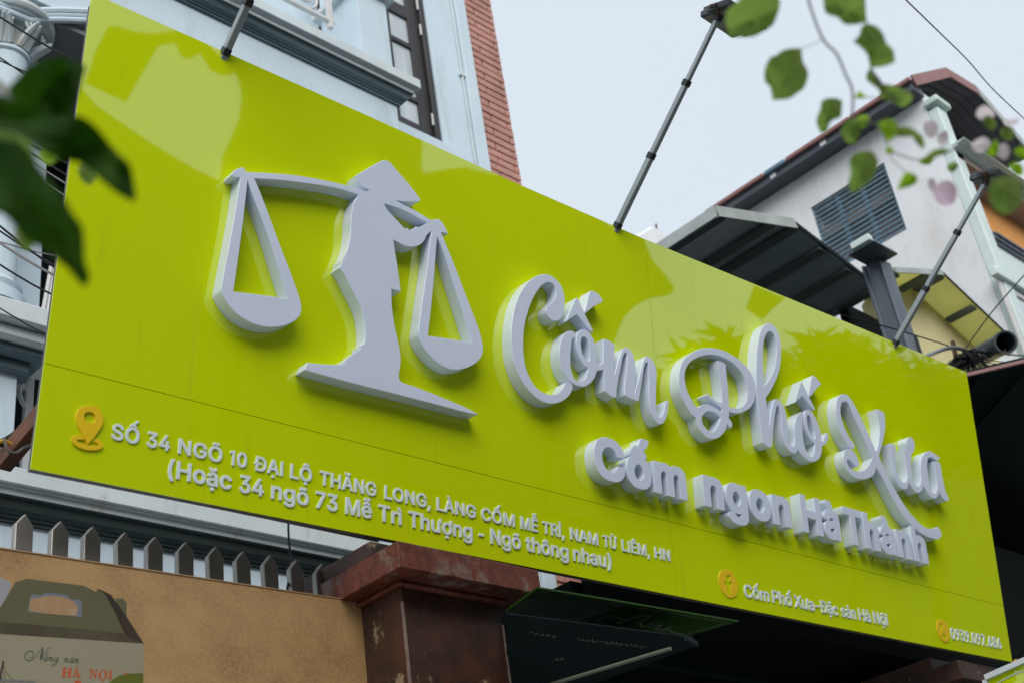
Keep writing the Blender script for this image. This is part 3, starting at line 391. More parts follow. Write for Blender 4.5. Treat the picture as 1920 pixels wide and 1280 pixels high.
HEAVY = {
'C': '510|260,-40 212,-37 186,-32 154,-21 122,-5 98,12 70,40 55,62 38,90 26,118 17,150 9,196 7,228 7,280 9,314 14,344 26,390 40,422 55,448 72,470 98,495 122,514 154,530 186,541 212,546 270,549 328,545 360,537 398,521 432,499 460,470 479,444 495,410 506,368 506,332 505,324 500,318 492,316 410,315 384,317 376,324 369,350 358,370 345,386 330,398 310,410 298,415 276,421 250,419 238,415 210,402 180,376 157,340 149,316 141,288 138,250 142,214 158,168 181,132 210,106 242,92 266,88 276,88 290,91 310,99 330,111 344,122 358,140 368,158 377,186 382,190 386,192 470,193 498,191 504,186 506,178 506,142 495,100 479,64 460,38 430,8 398,-12 360,-28 320,-37',
'H': '517|60,-33 40,-32 34,-30 29,-26 27,-16 27,526 30,535 34,539 40,541 122,542 146,541 152,539 156,534 158,526 159,322 356,322 359,324 359,526 361,534 366,539 370,541 394,542 454,542 478,541 484,538 488,534 490,526 490,-16 488,-26 484,-30 476,-32 394,-33 370,-32 366,-30 361,-26 359,-16 358,198 160,199 158,196 158,-16 157,-24 152,-30 144,-32',
'T': '449|194,-33 174,-32 168,-30 162,-26 160,-16 160,418 158,419 34,419 12,420 6,422 1,428 -1,436 -1,526 0,532 4,538 10,541 34,542 414,542 442,540 448,534 450,526 450,436 449,428 444,423 438,420 414,419 292,419 290,418 290,-16 289,-22 284,-29 278,-32',
'g': '425|200,-184 146,-180 114,-173 82,-159 58,-142 35,-120 19,-94 18,-86 18,-52 21,-42 28,-36 74,-11 80,-9 95,-8 76,4 56,20 48,29 23,66 7,112 1,168 1,214 7,270 23,318 48,356 84,391 124,408 136,411 172,416 194,417 250,414 280,403 286,409 294,411 370,412 394,411 398,409 402,405 405,396 405,-30 399,-78 380,-118 350,-148 318,-166 274,-179 232,-183/198,-62 204,-63 226,-60 254,-46 272,-23 272,-18 242,-25 198,-28 172,-27 140,-24 142,-29 162,-48 178,-57/198,94 208,94 214,95 236,105 254,122 268,146 277,182 277,204 271,230 268,240 255,264 236,283 214,293 204,294 194,293 174,283 156,265 141,238 131,202 132,174 141,146 152,126 172,106',
'h': '410|54,-33 34,-32 28,-30 22,-26 20,-16 20,526 23,536 26,539 32,541 56,542 134,541 140,539 144,536 147,526 148,404 166,411 204,416 226,417 252,416 286,412 318,401 327,396 352,374 373,346 385,308 390,262 390,-18 386,-27 382,-30 376,-32 354,-33 276,-32 270,-30 265,-26 263,-16 263,216 258,250 245,274 240,278 221,292 206,294 188,287 170,274 157,258 149,232 147,210 147,-16 146,-24 140,-30 134,-32',
'm': '610|54,-33 34,-32 28,-30 22,-26 20,-16 20,396 21,402 26,408 34,411 110,412 132,411 144,405 172,416 180,417 216,419 242,418 282,411 312,393 322,384 330,391 354,405 384,415 434,419 462,418 490,415 520,404 546,386 555,378 572,354 583,326 587,308 590,276 590,-16 589,-24 584,-29 576,-32 498,-33 474,-32 469,-30 465,-24 463,-16 463,236 458,264 446,281 440,286 424,294 418,295 414,295 400,290 388,279 376,264 370,246 368,230 368,-16 366,-26 362,-30 356,-32 332,-33 254,-32 246,-29 242,-24 241,-16 241,242 237,264 226,279 223,282 208,293 200,295 184,290 168,278 157,264 149,240 147,222 147,-16 146,-24 141,-30 134,-32',
'n': '410|54,-33 34,-32 28,-30 22,-26 20,-16 20,396 22,404 26,409 34,411 110,412 134,411 138,409 146,402 162,410 170,412 204,416 230,417 286,412 322,399 352,374 372,348 386,304 390,262 390,-16 388,-26 384,-30 378,-32 354,-33 276,-32 270,-30 265,-26 263,-16 263,216 258,250 245,274 240,278 221,292 206,294 188,287 170,274 157,258 149,232 147,210 147,-16 146,-24 140,-30 134,-32',
'o': '415|204,-41 182,-40 142,-35 130,-32 90,-14 50,22 24,60 8,108 1,166 1,208 8,268 23,314 51,356 90,390 130,408 142,411 182,416 208,417 256,413 284,408 326,390 365,354 391,316 408,268 414,210 414,166 408,108 392,62 366,22 354,11 326,-14 284,-32 272,-35 232,-40/205,82 220,83 242,95 260,114 275,140 284,178 284,198 278,224 274,236 261,262 242,281 220,293 208,295 196,293 174,281 156,262 140,234 131,196 132,170 139,144 155,114 174,95 196,83',
'à': '389|156,-42 136,-41 102,-37 68,-26 42,-9 18,18 14,24 3,48 -3,86 -3,128 0,152 3,166 12,188 32,210 50,223 94,242 76,242 24,257 14,262 9,268 8,274 8,308 9,316 26,348 54,378 78,395 114,408 126,410 127,412 67,504 66,512 66,546 69,556 72,559 78,561 166,562 188,561 196,558 203,548 247,454 248,414 290,402 314,390 328,378 338,367 354,344 365,314 367,302 370,272 370,-16 368,-26 364,-30 358,-32 334,-33 258,-32 246,-27 212,-38 184,-41/165,80 180,81 202,89 218,102 232,118 239,136 239,140 196,136 158,128 144,120 134,113 130,104 134,98 146,88 154,83/132,250 138,249 226,261 236,264 237,268 228,282 216,290 198,297 192,297 174,291 158,282 138,263',
'ố': '415|204,-41 182,-40 136,-34 90,-14 50,22 25,58 8,108 1,166 1,208 8,268 24,316 49,354 60,365 94,392 92,394 76,395 68,402 67,410 67,446 69,454 144,540 153,550 160,552 221,554 224,574 270,664 276,671 282,673 306,674 392,673 401,668 404,658 404,624 402,614 334,519 326,515 306,515 299,512 349,456 352,446 352,410 350,400 346,396 340,394 322,394 321,392 328,389 366,354 391,316 408,268 414,210 414,166 408,108 390,58 365,22 327,-14 278,-34 230,-40/205,82 220,83 242,95 260,114 275,140 284,178 284,198 278,224 274,236 261,262 242,281 220,293 208,295 196,293 174,281 156,262 140,234 131,196 132,170 139,144 155,114 174,95 196,83',
}
THIN = {
'-': '453|114,175 104,176 101,180 101,250 104,256 334,257 346,256 350,252 350,182 346,176',
'.': '188|92,-17 68,-13 50,0 40,14 37,50 40,68 52,85 68,95 96,100 124,95 141,82 151,68 154,32 150,14 138,-4 124,-13',
'0': '453|224,-20 162,-10 119,12 83,50 56,104 46,138 36,202 35,280 39,334 47,374 56,404 84,459 119,496 162,519 228,529 292,519 334,496 370,458 397,404 407,370 417,304 418,228 414,176 406,134 397,104 370,50 334,12 292,-10/222,64 248,67 268,78 280,88 301,114 318,156 327,202 330,244 327,306 317,356 301,394 276,426 248,442 226,446 204,442 178,426 152,394 135,352 126,306 123,266 126,202 135,156 152,114 178,83 202,68',
'3': '453|212,-20 162,-15 122,-2 84,20 58,47 39,82 31,122 31,138 34,144 46,145 118,144 123,138 129,114 144,92 174,71 200,64 232,64 264,73 284,84 302,103 312,126 315,146 314,156 304,186 286,207 264,222 234,232 204,235 158,235 148,236 144,240 145,310 256,438 60,440 57,446 57,518 60,521 72,522 382,521 385,516 384,450 254,302 276,300 320,287 354,265 383,234 400,196 406,156 406,134 400,94 381,54 354,24 322,1 276,-14',
'6': '453|222,-20 172,-13 134,2 100,27 92,36 71,64 56,106 51,150 55,208 67,248 90,296 239,518 254,522 330,521 335,516 334,498 216,326 236,327 288,321 328,306 360,280 383,250 397,210 402,168 397,104 381,64 360,35 352,26 322,3 282,-14/218,62 244,64 268,74 284,88 302,112 311,136 313,154 310,182 302,202 288,222 266,240 244,250 228,252 208,250 186,241 164,222 148,198 141,180 139,162 143,130 150,112 164,92 186,74 208,64',
'7': '453|98,-13 85,-10 84,10 300,438 52,440 49,446 50,518 64,522 402,520 404,516 404,440 178,-10 162,-13',
'8': '453|222,-20 168,-14 138,-5 124,0 90,22 62,50 44,86 39,124 39,146 42,176 53,206 71,234 90,253 112,268 81,296 62,338 57,370 57,392 62,426 75,456 103,488 136,510 174,523 228,529 280,523 318,509 348,489 372,462 389,428 395,392 395,370 389,332 372,298 340,268 362,253 383,232 400,204 411,170 414,126 407,84 390,50 362,20 328,-1 286,-14/221,62 250,64 272,71 293,84 311,102 320,122 323,138 320,156 311,176 292,198 270,212 246,220 228,222 206,220 182,212 160,198 141,176 132,156 129,140 132,122 140,104 158,84 180,71 204,64/220,304 242,304 262,311 280,323 295,340 303,360 305,376 296,410 281,426 262,438 226,447 190,438 172,427 157,408 149,390 147,376 150,356 157,340 168,328 190,311',
'9': '453|130,-13 120,-12 118,-9 118,12 235,182 164,187 124,203 92,229 70,260 55,298 51,364 56,406 72,446 86,464 100,482 132,506 172,522 214,528 228,529 282,522 320,506 332,498 356,477 381,444 398,396 402,336 398,298 386,260 362,212 323,150 213,-10 198,-13/219,258 248,260 268,268 284,282 302,306 311,330 313,348 310,376 302,396 288,416 266,435 244,445 228,447 208,445 186,435 164,416 150,396 142,372 139,352 142,330 150,306 164,288 186,268',
'C': '510|260,-20 224,-17 198,-12 168,-2 138,14 114,31 90,54 59,102 42,142 29,204 27,270 34,334 45,374 59,406 90,454 112,476 138,495 168,511 198,521 224,526 270,529 316,525 348,517 384,502 416,481 441,456 462,426 479,384 486,358 486,340 482,336 470,335 398,336 387,366 364,400 346,417 326,429 302,438 270,443 238,439 196,421 162,392 149,372 137,352 122,306 117,258 121,210 139,152 162,118 196,87 232,71 268,66 308,73 346,93 364,108 377,124 398,172 482,172 486,168 486,152 476,114 460,80 441,52 415,28 384,7 348,-8 316,-16',
'H': '517|60,-13 50,-12 47,-6 48,519 62,522 122,522 134,521 138,518 139,302 376,302 379,304 379,518 382,521 394,522 454,522 468,520 468,-10 454,-13 394,-13 382,-12 379,-8 378,218 140,219 138,216 138,-8 134,-12 122,-13',
'N': '523|60,-13 50,-12 47,-6 48,519 62,522 134,522 149,518 384,146 386,518 390,521 402,522 460,522 474,520 474,-10 460,-13 390,-13 374,-10 136,367 138,-8 134,-12 122,-13',
'P': '445|60,-13 50,-12 47,-6 48,518 62,522 236,522 300,515 344,498 376,474 402,442 417,400 422,358 422,336 417,294 402,254 378,222 344,196 300,179 238,173 139,172 138,-8 134,-12 122,-13/139,256 234,255 252,257 286,267 304,282 321,304 330,338 329,368 321,392 306,411 286,428 258,437 139,438',
'X': '474|18,-13 8,-12 6,-9 6,12 180,260 17,498 18,519 32,522 102,522 116,520 238,337 362,520 376,522 444,522 457,520 458,498 296,262 468,12 468,-10 454,-13 384,-13 370,-10 282,114 238,184 104,-10 88,-13',
'a': '389|156,-22 116,-17 84,-7 58,10 36,33 22,64 17,96 17,118 21,148 31,172 43,186 66,204 84,213 114,223 238,241 252,246 260,254 261,258 255,286 244,300 228,311 210,317 180,317 144,302 120,278 112,264 98,261 32,279 28,284 28,300 46,334 70,359 96,377 130,389 174,396 202,397 250,391 284,379 298,371 314,358 334,332 346,300 350,262 350,-8 346,-12 334,-13 268,-12 264,-8 262,13 248,1 220,-13 200,-18/165,58 192,61 216,70 239,88 251,104 259,124 263,146 262,168 184,156 146,148 128,139 115,128 108,116 106,104 113,84 125,72 140,64',
'c': '396|204,-21 146,-13 104,5 69,36 43,76 27,122 21,176 21,198 27,252 42,298 70,340 104,371 146,389 218,397 244,395 276,387 298,378 332,355 352,334 366,310 375,286 375,268 370,264 314,250 294,250 290,252 286,266 270,288 258,300 240,310 210,317 182,313 166,304 157,298 136,276 121,250 112,216 111,168 121,126 136,99 158,76 182,63 208,59 236,65 260,78 280,100 291,126 296,129 314,129 370,115 376,110 376,94 367,68 353,44 318,10 272,-13 246,-18',
'h': '410|54,-13 44,-12 40,-6 40,516 44,521 56,522 122,521 127,516 128,362 142,374 176,391 226,397 268,393 308,380 334,359 354,331 366,294 370,252 370,-8 366,-12 354,-13 298,-13 286,-12 284,-9 283,226 278,262 259,294 236,311 208,316 194,314 172,306 154,293 138,272 130,248 127,220 127,-8 124,-12 112,-13',
'i': '167|54,-13 44,-12 40,-6 40,386 44,391 56,392 122,391 127,386 127,-8 124,-12 112,-13/82,430 56,434 40,446 30,462 28,492 32,510 44,524 56,533 84,537 110,533 127,522 136,508 139,474 136,458 124,442 110,434',
'm': '610|54,-13 44,-12 40,-6 42,390 56,392 122,391 125,386 126,363 160,387 184,396 216,399 244,396 268,392 296,374 318,346 344,372 370,387 396,395 440,399 478,395 506,385 536,362 553,340 564,312 570,266 568,-10 554,-13 498,-13 486,-12 483,-8 483,246 478,276 460,303 438,314 416,317 404,316 386,309 374,299 357,280 351,260 348,240 348,-8 344,-12 332,-13 276,-13 263,-10 261,252 257,274 238,302 218,314 196,317 170,309 154,298 138,278 130,256 127,232 127,-8 124,-12 112,-13',
'n': '410|54,-13 44,-12 40,-6 41,388 56,392 122,391 125,386 126,359 142,374 176,391 214,396 230,397 274,392 308,380 333,360 353,332 366,294 370,252 369,-10 354,-13 298,-13 286,-12 283,-8 283,226 278,262 259,294 236,311 208,316 194,314 172,306 154,293 138,272 130,248 127,220 127,-8 124,-12 112,-13',
's': '365|176,-21 134,-17 104,-10 71,8 49,28 33,52 23,84 23,100 28,107 84,119 104,119 108,115 118,89 134,72 160,61 180,58 208,62 230,72 249,90 253,108 240,127 224,136 204,143 142,157 94,174 60,198 39,232 34,264 37,308 54,345 74,364 104,382 138,393 190,397 234,393 264,384 292,368 312,348 327,326 337,300 336,281 332,277 278,265 258,265 246,288 230,306 210,316 186,320 166,317 144,306 126,288 124,276 125,268 136,254 154,244 286,206 315,184 338,152 344,118 344,98 339,66 325,38 300,12 270,-6 234,-17',
'à': '389|156,-22 116,-17 84,-7 58,10 36,33 22,64 17,96 17,118 21,148 31,172 43,186 66,204 84,213 114,223 238,241 252,246 260,254 261,258 255,286 244,300 228,311 210,317 180,317 144,302 120,278 112,264 98,261 32,279 28,284 28,300 46,334 70,359 96,377 130,389 174,396 202,397 250,391 284,379 298,371 314,358 334,332 346,300 350,262 350,-8 346,-12 334,-13 268,-12 264,-8 262,13 248,1 220,-13 200,-18/165,58 192,61 216,70 239,88 251,104 259,124 263,146 262,168 184,156 146,148 128,139 115,128 108,116 106,104 113,84 125,72 140,64/166,416 152,420 87,518 86,536 88,540 166,542 181,538 228,438 228,422 224,417 212,416',
'Đ': '513|72,-13 62,-12 58,-6 58,214 -2,216 -6,222 -4,291 58,296 59,518 74,522 272,520 316,513 340,506 376,489 422,451 456,402 471,368 484,304 486,240 479,176 468,134 456,108 440,80 412,48 374,20 344,5 312,-4 278,-10 236,-13/150,70 228,70 272,75 290,81 318,92 350,118 377,158 393,214 396,260 392,304 378,350 365,370 350,391 318,417 270,435 232,439 149,438 150,295 268,294 280,293 283,288 283,222 280,217 150,214',
'ư': '432|178,-18 136,-13 102,0 76,22 55,52 44,86 40,126 40,388 44,391 56,392 112,392 126,388 127,152 132,114 148,88 172,69 202,63 216,65 238,73 257,90 271,108 280,132 283,160 284,388 286,391 298,392 348,394 350,402 350,470 352,475 427,476 430,470 430,386 427,362 412,340 396,330 372,327 370,324 370,-9 366,-12 354,-13 288,-12 285,-8 284,21 268,5 232,-12',
'ả': '389|156,-22 116,-17 84,-7 58,10 36,33 22,64 17,96 17,118 21,148 31,172 43,186 66,204 84,213 114,223 238,241 252,246 260,254 261,258 255,286 244,300 228,311 210,317 180,317 144,302 120,278 112,264 98,261 32,279 28,284 28,300 46,334 70,359 96,377 130,389 174,396 202,397 250,391 284,379 298,371 314,358 334,332 346,300 350,262 350,-8 346,-12 334,-13 268,-12 264,-8 262,13 248,1 220,-13 200,-18/165,58 192,61 216,70 239,88 251,104 259,124 263,146 262,168 184,156 146,148 128,139 115,128 108,116 106,104 113,84 125,72 140,64/164,416 151,420 150,436 168,474 120,479 120,538 134,542 186,542 210,540 228,534 246,520 251,506 251,476 240,448 218,417',
'ặ': '389|188,-157 164,-153 149,-144 143,-138 134,-114 134,-94 137,-82 148,-64 164,-54 188,-51 216,-54 232,-64 242,-78 246,-96 246,-114 243,-126 232,-143 220,-151/156,-22 116,-17 84,-7 58,10 36,33 22,64 17,96 17,118 21,148 31,172 43,186 66,204 84,213 114,223 238,241 252,246 260,254 261,258 255,286 244,300 228,311 210,317 180,317 144,302 120,278 112,264 98,261 32,279 28,284 28,300 46,334 70,359 96,377 130,389 174,396 202,397 250,391 284,379 298,371 314,358 334,332 346,300 350,262 350,-8 346,-12 334,-13 268,-12 264,-8 262,13 248,1 220,-13 200,-18/165,58 192,61 216,70 239,88 251,104 259,124 263,146 262,168 184,156 146,148 128,139 115,128 108,116 106,104 113,84 125,72 140,64/186,420 150,425 126,435 105,452 92,470 81,494 77,520 78,539 92,542 144,541 148,538 152,518 162,503 178,492 190,490 202,493 217,504 226,518 230,538 234,541 286,542 299,540 301,518 298,494 287,470 273,452 252,435 230,425',
'ố': '415|204,-21 146,-13 104,5 69,36 43,76 27,122 21,176 21,198 27,252 42,298 70,340 104,371 146,389 208,397 260,391 282,384 312,371 346,340 372,300 389,252 394,176 390,130 384,108 372,76 345,36 312,5 270,-13/200,60 234,64 257,76 279,98 295,128 303,160 305,180 303,216 297,240 280,276 256,300 232,313 212,316 180,312 158,300 137,278 120,246 112,216 110,194 112,160 118,136 136,100 158,76 182,63/100,413 90,414 87,418 88,440 162,525 172,532 236,533 250,531 332,436 332,418 328,414 250,414 208,458 170,414/256,534 243,538 242,556 291,652 306,654 368,654 382,651 383,630 318,537 302,534',
'ộ': '415|206,-157 180,-152 166,-144 157,-132 153,-114 156,-78 166,-64 182,-54 206,-51 236,-54 250,-64 261,-78 264,-94 261,-130 249,-144 236,-152/204,-21 146,-13 104,5 69,36 43,76 27,122 21,176 21,198 27,252 42,298 70,340 104,371 146,389 208,397 260,391 282,384 312,371 346,340 372,300 389,252 394,176 390,130 384,108 372,76 345,36 312,5 270,-13/200,60 234,64 257,76 279,98 295,128 303,160 305,180 303,216 297,240 280,276 256,300 232,313 212,316 180,312 158,300 137,278 120,246 112,216 110,194 112,160 118,136 136,100 158,76 182,63/98,422 88,423 85,426 86,450 160,534 170,541 234,542 248,540 330,446 330,428 326,423 248,423 206,468 168,423',
}
GLYPHS['I'] = '185|42,-18 143,-18 143,527 42,527'
GLYPHS['Ì'] = '185|42,-18 143,-18 143,527 42,527/100,540 86,541 82,546 18,644 16,668 20,676 100,677 116,676 121,672 168,572 169,548 164,541'
GLYPHS['1'] = '300|140,-18 241,-18 241,527 165,527 50,490 50,400 140,425'
# ------------------------------------------------------------------ lettering (simple sans glyph outlines, 1/1000 em: advance|contours)
CAP, EMB, HVY = .509, .018, .033
def glyph(ch, heavy=0):
    adv, cs = {0: GLYPHS, 1: HEAVY, 2: THIN}[heavy][ch].split('|')
    return int(adv)/1000, [[tuple(int(a)/1000 for a in p.split(',')) for p in c.split(' ')] for c in cs.split('/')]
def split_islands(cs):
    """outer contours with the holes that lie in them (TTF: outer and hole wind oppositely)"""
    big = max(cs, key=lambda c: abs(area(c))); sg = 1 if area(big) > 0 else -1
    outs = [c for c in cs if area(c)*sg > 0]; holes = [c for c in cs if area(c)*sg < 0]
    return outs, holes, sg
def word_letters(word, track=0.0, heavy=0):
    x = 0; out = []
    for ch in word:
        if ch == ' ': x += .2; continue
        a, cs = glyph(ch, heavy); out.append((ch, [[(p[0]+x, p[1]) for p in c] for c in cs])); x += a+track
    return out
def lay_word(word, frame, x0, x1, yb, cap, depth, m, parent, grow, bevel=.0006, slope=0.0, base=0.0, track=0.0, cls='letter', labelled=True, zvar=0.0):
    heavy = 1 if grow > .01 else (2 if grow == 0 else 0); e = (EMB, HVY, .013)[heavy]
    L = word_letters(word, track, heavy)
    xs = [p[0] for _, cs in L for c in cs for p in c]; a, b = min(xs), max(xs)
    sx = (x1-x0)/(b-a); sy = cap/(CAP+2*e)
    k = 0
    for ch, cs in L:
        cc = [[(x0+(p[0]-a)*sx, yb+slope*((p[0]-a)*sx)+(p[1]+e)*sy) for p in c] for c in cs]
        if area(max(cc, key=lambda c: abs(area(c)))) < 0: cc = [c[::-1] for c in cc]
        o = shape(cls, cc, frame, depth+(k % 3)*zvar, (MT['smallletter'] if depth < .02 else m), parent, bevel, 0.0, base, orient=False)
        k += 1
    return k

# ------------------------------------------------------------------ the lime sign board
SU, SV, SN = V3((.9982, -.0545, -.0226)), V3((.0157, -.1380, .9903)), V3((-.0571, -.9890, -.1369))
SU.normalize(); SN = (SN-SU*SN.dot(SU)).normalized(); SV = SN.cross(SU).normalized()
SP = Dp(960, 640, 5.0)
def on_sign(px, py, off=0.0):
    r = ray(px, py); P0 = SP+SN*off; q = EYE+r*((P0-EYE).dot(SN)/r.dot(SN)) - SP
    return (q.dot(SU), q.dot(SV))
def sign_px(u, v, off=0.0):
    q = SP+SU*u+SV*v+SN*off-EYE; c = [q.dot(cam_axis(i)) for i in range(3)]
    return CX+FOC*c[0]/c[2], CY+FOC*c[1]/c[2]
def u_at(px, v, off):
    lo, hi = -2.5, 4.5
    for _ in range(40):
        mid = (lo+hi)/2
        if sign_px(mid, v, off)[0] < px: lo = mid
        else: hi = mid
    return (lo+hi)/2
FR = (SP, SU, SV, SN)
def trace(txt, ox, oy, s, off, k=4):
    return [on_sign(ox+x/s, oy+y/s, off) for x, y in outline(txt, k)]

sign = thing('sign_board', 'long lime green shop sign with raised white lettering and a carrying-pole figure', 'sign', SP+SU*(-1.7)+SV*(-.86))
# four glossy sheets with hairline joints
vj, uj = -.5535, .779
T = [on_sign(*p) for p in ((172.5, -12), (201, 0), (420, 97), (700, 222), (975, 347), (1200, 445))]
T2 = [on_sign(*p) for p in ((1500, 568), (1812, 697))]
BL, BR = on_sign(57, 878), on_sign(1898, 1240)
def lerp(a, b, t): return (a[0]+(b[0]-a[0])*t, a[1]+(b[1]-a[1])*t)
Lm = lerp(T[0], BL, (T[0][1]-vj)/(T[0][1]-BL[1])); Rm = lerp(T2[1], BR, (T2[1][1]-vj)/(T2[1][1]-BR[1]))
g = .0011
TJ = T[-1]
bl_j = lerp(BL, BR, (uj-BL[0])/(BR[0]-BL[0]))
sheets = [[*T[:-1], (uj-g, TJ[1]), (uj-g, vj+g), (Lm[0], vj+g)],
          [(uj+g, TJ[1]), *T2, (Rm[0], vj+g), (uj+g, vj+g)],
          [(Lm[0], vj-g), (uj+.01-g, vj-g), (uj+.02-g, bl_j[1]), BL],
          [(uj+.01+g, vj-g), (Rm[0], vj-g), BR, (uj+.02+g, bl_j[1])]]
for c in sheets:
    mb = MB().prism([SP+SU*p[0]+SV*p[1]-SN*.004 for p in c], SN*.004)
    mb.build('panel', MT['green'], sign, sm=False)
full = [*T, *T2, BR, BL]
mb = MB()
cen = (sum(p[0] for p in full)/len(full), sum(p[1] for p in full)/len(full))
inn = [(p[0]+(.006 if p[0] < cen[0]-1 else (-.03 if p[0] > cen[0]+1 else 0)), p[1]+(-.03 if p[1] > cen[1] else .0015)) for p in full]
mb.prism([SP+SU*p[0]+SV*p[1]-SN*.034 for p in inn], SN*.0295)
mb.build('backing_frame', MT['alu'], sign, sm=False)

DEP = .054
def F(x, y): return (540+x/2.461, 280+y/2.461)
def Lc(x, y): return (380+x/3.557, 280+y/3.557)
def mixed(segs, off, k=4):
    """segs: list of (conv, text); joined to one contour in photo pixels"""
    t = []
    for conv, s in segs:
        for w in s.split():
            c = w.endswith('c'); x, y = w.rstrip('c').split(','); X, Y = conv(float(x), float(y)); t.append('%.3f,%.3f%s' % (X, Y, 'c' if c else ''))
    return [on_sign(x, y, off) for x, y in outline(' '.join(t), k)]
outer = mixed([(Lc, "195,165 215,140 265,122 281,132 287,152c 350,155 450,160 600,172 720,190 850,215 995,250"),
               (F, "325,181 362,195c 376,188c 345,175 322,150 312,122c 380,82 435,53 452,52 472,62 500,95 560,163 606,224 611,233 604,241 570,243 530,241 502,237c 530,254 590,284 640,315 665,326 690,322 707,332 722,352 735,380 739,391c 722,386 707,384c 730,440 760,513 820,670 870,800 890,860 900,915 890,960 850,995 800,1013 750,1013 700,990 650,945 615,895 600,855c 618,715 640,560 652,450 664,376c 640,398 632,418 610,440 580,450 540,446 510,430 486,418c 497,485 510,570 521,657c 478,645c 480,720 490,800 505,870 518,935 520,985 512,1040 518,1065 537,1078c 600,1098 700,1138 800,1180 850,1204 879,1221c 820,1212 700,1180 500,1128 300,1078 75,1016c 90,983c 150,989 230,992 266,988c 264,972 300,942 338,918c 336,904c 350,896 356,870 353,800 340,740 318,690 290,635 268,590 245,556c 238,545 247,530c 246,516c 262,490 280,440 289,380 291,320 300,260 324,212c"),
               (Lc, "995,290 900,262 780,240 650,222 500,205 346,196c 390,300 450,460 520,650 590,830 640,970 658,1040 655,1090 635,1125 590,1158 520,1180 440,1185 370,1172 300,1145 220,1090 160,1020 125,955 123,925c 140,830 180,620 215,430 240,260 252,192c 235,189 212,188 198,178")], DEP)
h1 = mixed([(Lc, "301,206c 340,320 430,560 500,780 572,998c 390,972 205,950c 230,780 265,520 285,350")], DEP)
h2 = mixed([(F, "689,402c 720,480 770,640 820,790 852,893c 750,875 646,860c 660,740 675,580 684,460")], DEP)
h3 = mixed([(F, "445,252c 500,268 560,295 642,340c 605,360c 592,357 578,366 560,375c 553,362c 546,368 536,362 520,345 480,302 456,275")], DEP)
o = shape('figure', [outer, h1, h2, h3], FR, DEP, MT['letter'], sign)
tag(o, 'raised white figure in a conical hat carrying two baskets on a shoulder pole')

def letter(txts, org, name='letter', dz=0.0, label=None):
    cs = [trace(t, *(og or org), DEP) for t, og in ((t if isinstance(t, tuple) else (t, None)) for t in txts)]
    o = shape(name, cs, FR, DEP+dz, MT['letter'], sign)
    if label: tag(o, label)
    return o
def px_join(*segs):
    out = []
    for (ox, oy, s), t in segs:
        for w in t.split():
            c = w.endswith('c'); x, y = w.rstrip('c').split(','); out.append('%.3f,%.3f%s' % (ox+float(x)/s, oy+float(y)/s, 'c' if c else ''))
    return ' '.join(out)
ID = (0, 0, 1)
Z1, Z2, Z3, Z4, Z5, Z6, Z7, Z8 = (940, 500, 7.111), (940, 600, 7.111), (1100, 620, 6.735), (1250, 640, 6.4), (1390, 600, 7.111), (1390, 720, 8), (1540, 730, 6.4), (1640, 810, 6.094)
C4 = (1240, 590, 4.4125); C3 = (930, 500, 4.0)
# "Cốm"
letter([px_join((Z1, "575,103 640,112 700,145 760,200 810,280 838,370 846,450 838,560 820,640 795,690 760,718 715,725 670,710 625,665 603,610 605,560 625,525 670,480 710,430 727,380 725,310 705,255 670,220 630,208 580,222 530,262 480,325 430,410 385,510 350,620 322,720 303,840 295,950 293,1050"),
                (Z2, "297,440 310,540 330,640 365,730 410,820 465,890 530,945 600,980 660,990 715,985 765,965 800,930 830,880 850,835 880,818 920,830 948,860 952,900 935,950 900,1005 850,1050 790,1085 720,1105 650,1108 570,1090 480,1040 400,970 330,890 265,790 210,670 170,550 150,450 140,350 133,250"),
                (Z1, "137,820 150,690 175,560 210,450 255,350 310,265 370,195 430,150 500,115"))], ID, label='raised white script capital C')
letter(["1005,420 1030,445 1110,620 1232,866c 1180,850 1120,775 1060,700 1008,640c 950,672 872,732c 862,722 880,680 945,535 985,438"], Z1, 'accent')
letter(["718,182 760,200 788,232 803,262c 780,275 740,295 700,325 670,352c 664,338 675,300 692,230 704,192"], C3, 'accent')
letter([px_join((Z2, "920,143 960,148 977,165 950,220 935,330 925,450 922,560 930,650 950,720 975,775 1000,800 1040,812 1085,805 1120,775 1140,730 1150,680 1160,637c 1130,620 1090,580 1050,510 1020,420 1003,320 1003,240 1015,190 1040,145 1080,122 1130,132 1180,175 1225,250 1255,330 1272,410"),
                (Z3, "128,290 133,370 137,415 146,430c 160,430 182,422 209,397c 211,300 212,200 213,103c 265,113 320,142 352,175c 352,250 348,400 351,550c 357,535 375,470 400,380 425,300 445,250 470,215 495,207 530,220 565,260 595,320 612,390 620,470 620,600 611,782c 630,700 670,560 700,430 722,360 735,335 750,318 790,328 830,365 865,430 880,510 884,600 880,700 876,800 876,930 880,1000 895,1050 920,1085 945,1085 965,1050 980,990 992,920 1005,882 1025,875 1035,895 1033,960 1020,1040 1000,1110 975,1155 945,1173 905,1165 865,1125 830,1065 805,980 790,880 785,760 788,640 785,520 780,430 770,402 757,394 738,420 720,500 705,600 690,700 672,800 662,865 648,884 600,870 540,845 478,808c 480,700 495,580 508,450 513,330 507,285 490,270 470,300 450,370 430,470 410,570 390,680 378,760 378,810 365,838 340,835 280,800 225,755c 222,650 220,560 215,482c 190,494 150,500 130,500c 120,540 95,600 55,650 10,685"),
                (Z2, "1110,880 1060,882 1000,865 940,830 890,780 850,720 815,650 790,570 775,480 773,400 780,340 795,280 820,220 850,175 885,150")),
        px_join((Z2, "1090,222 1130,235 1160,290 1175,370 1178,450 1178,520 1165,545 1145,540 1110,500 1080,430 1065,350 1063,280 1070,240"))], ID, label='raised white joined script letters om')
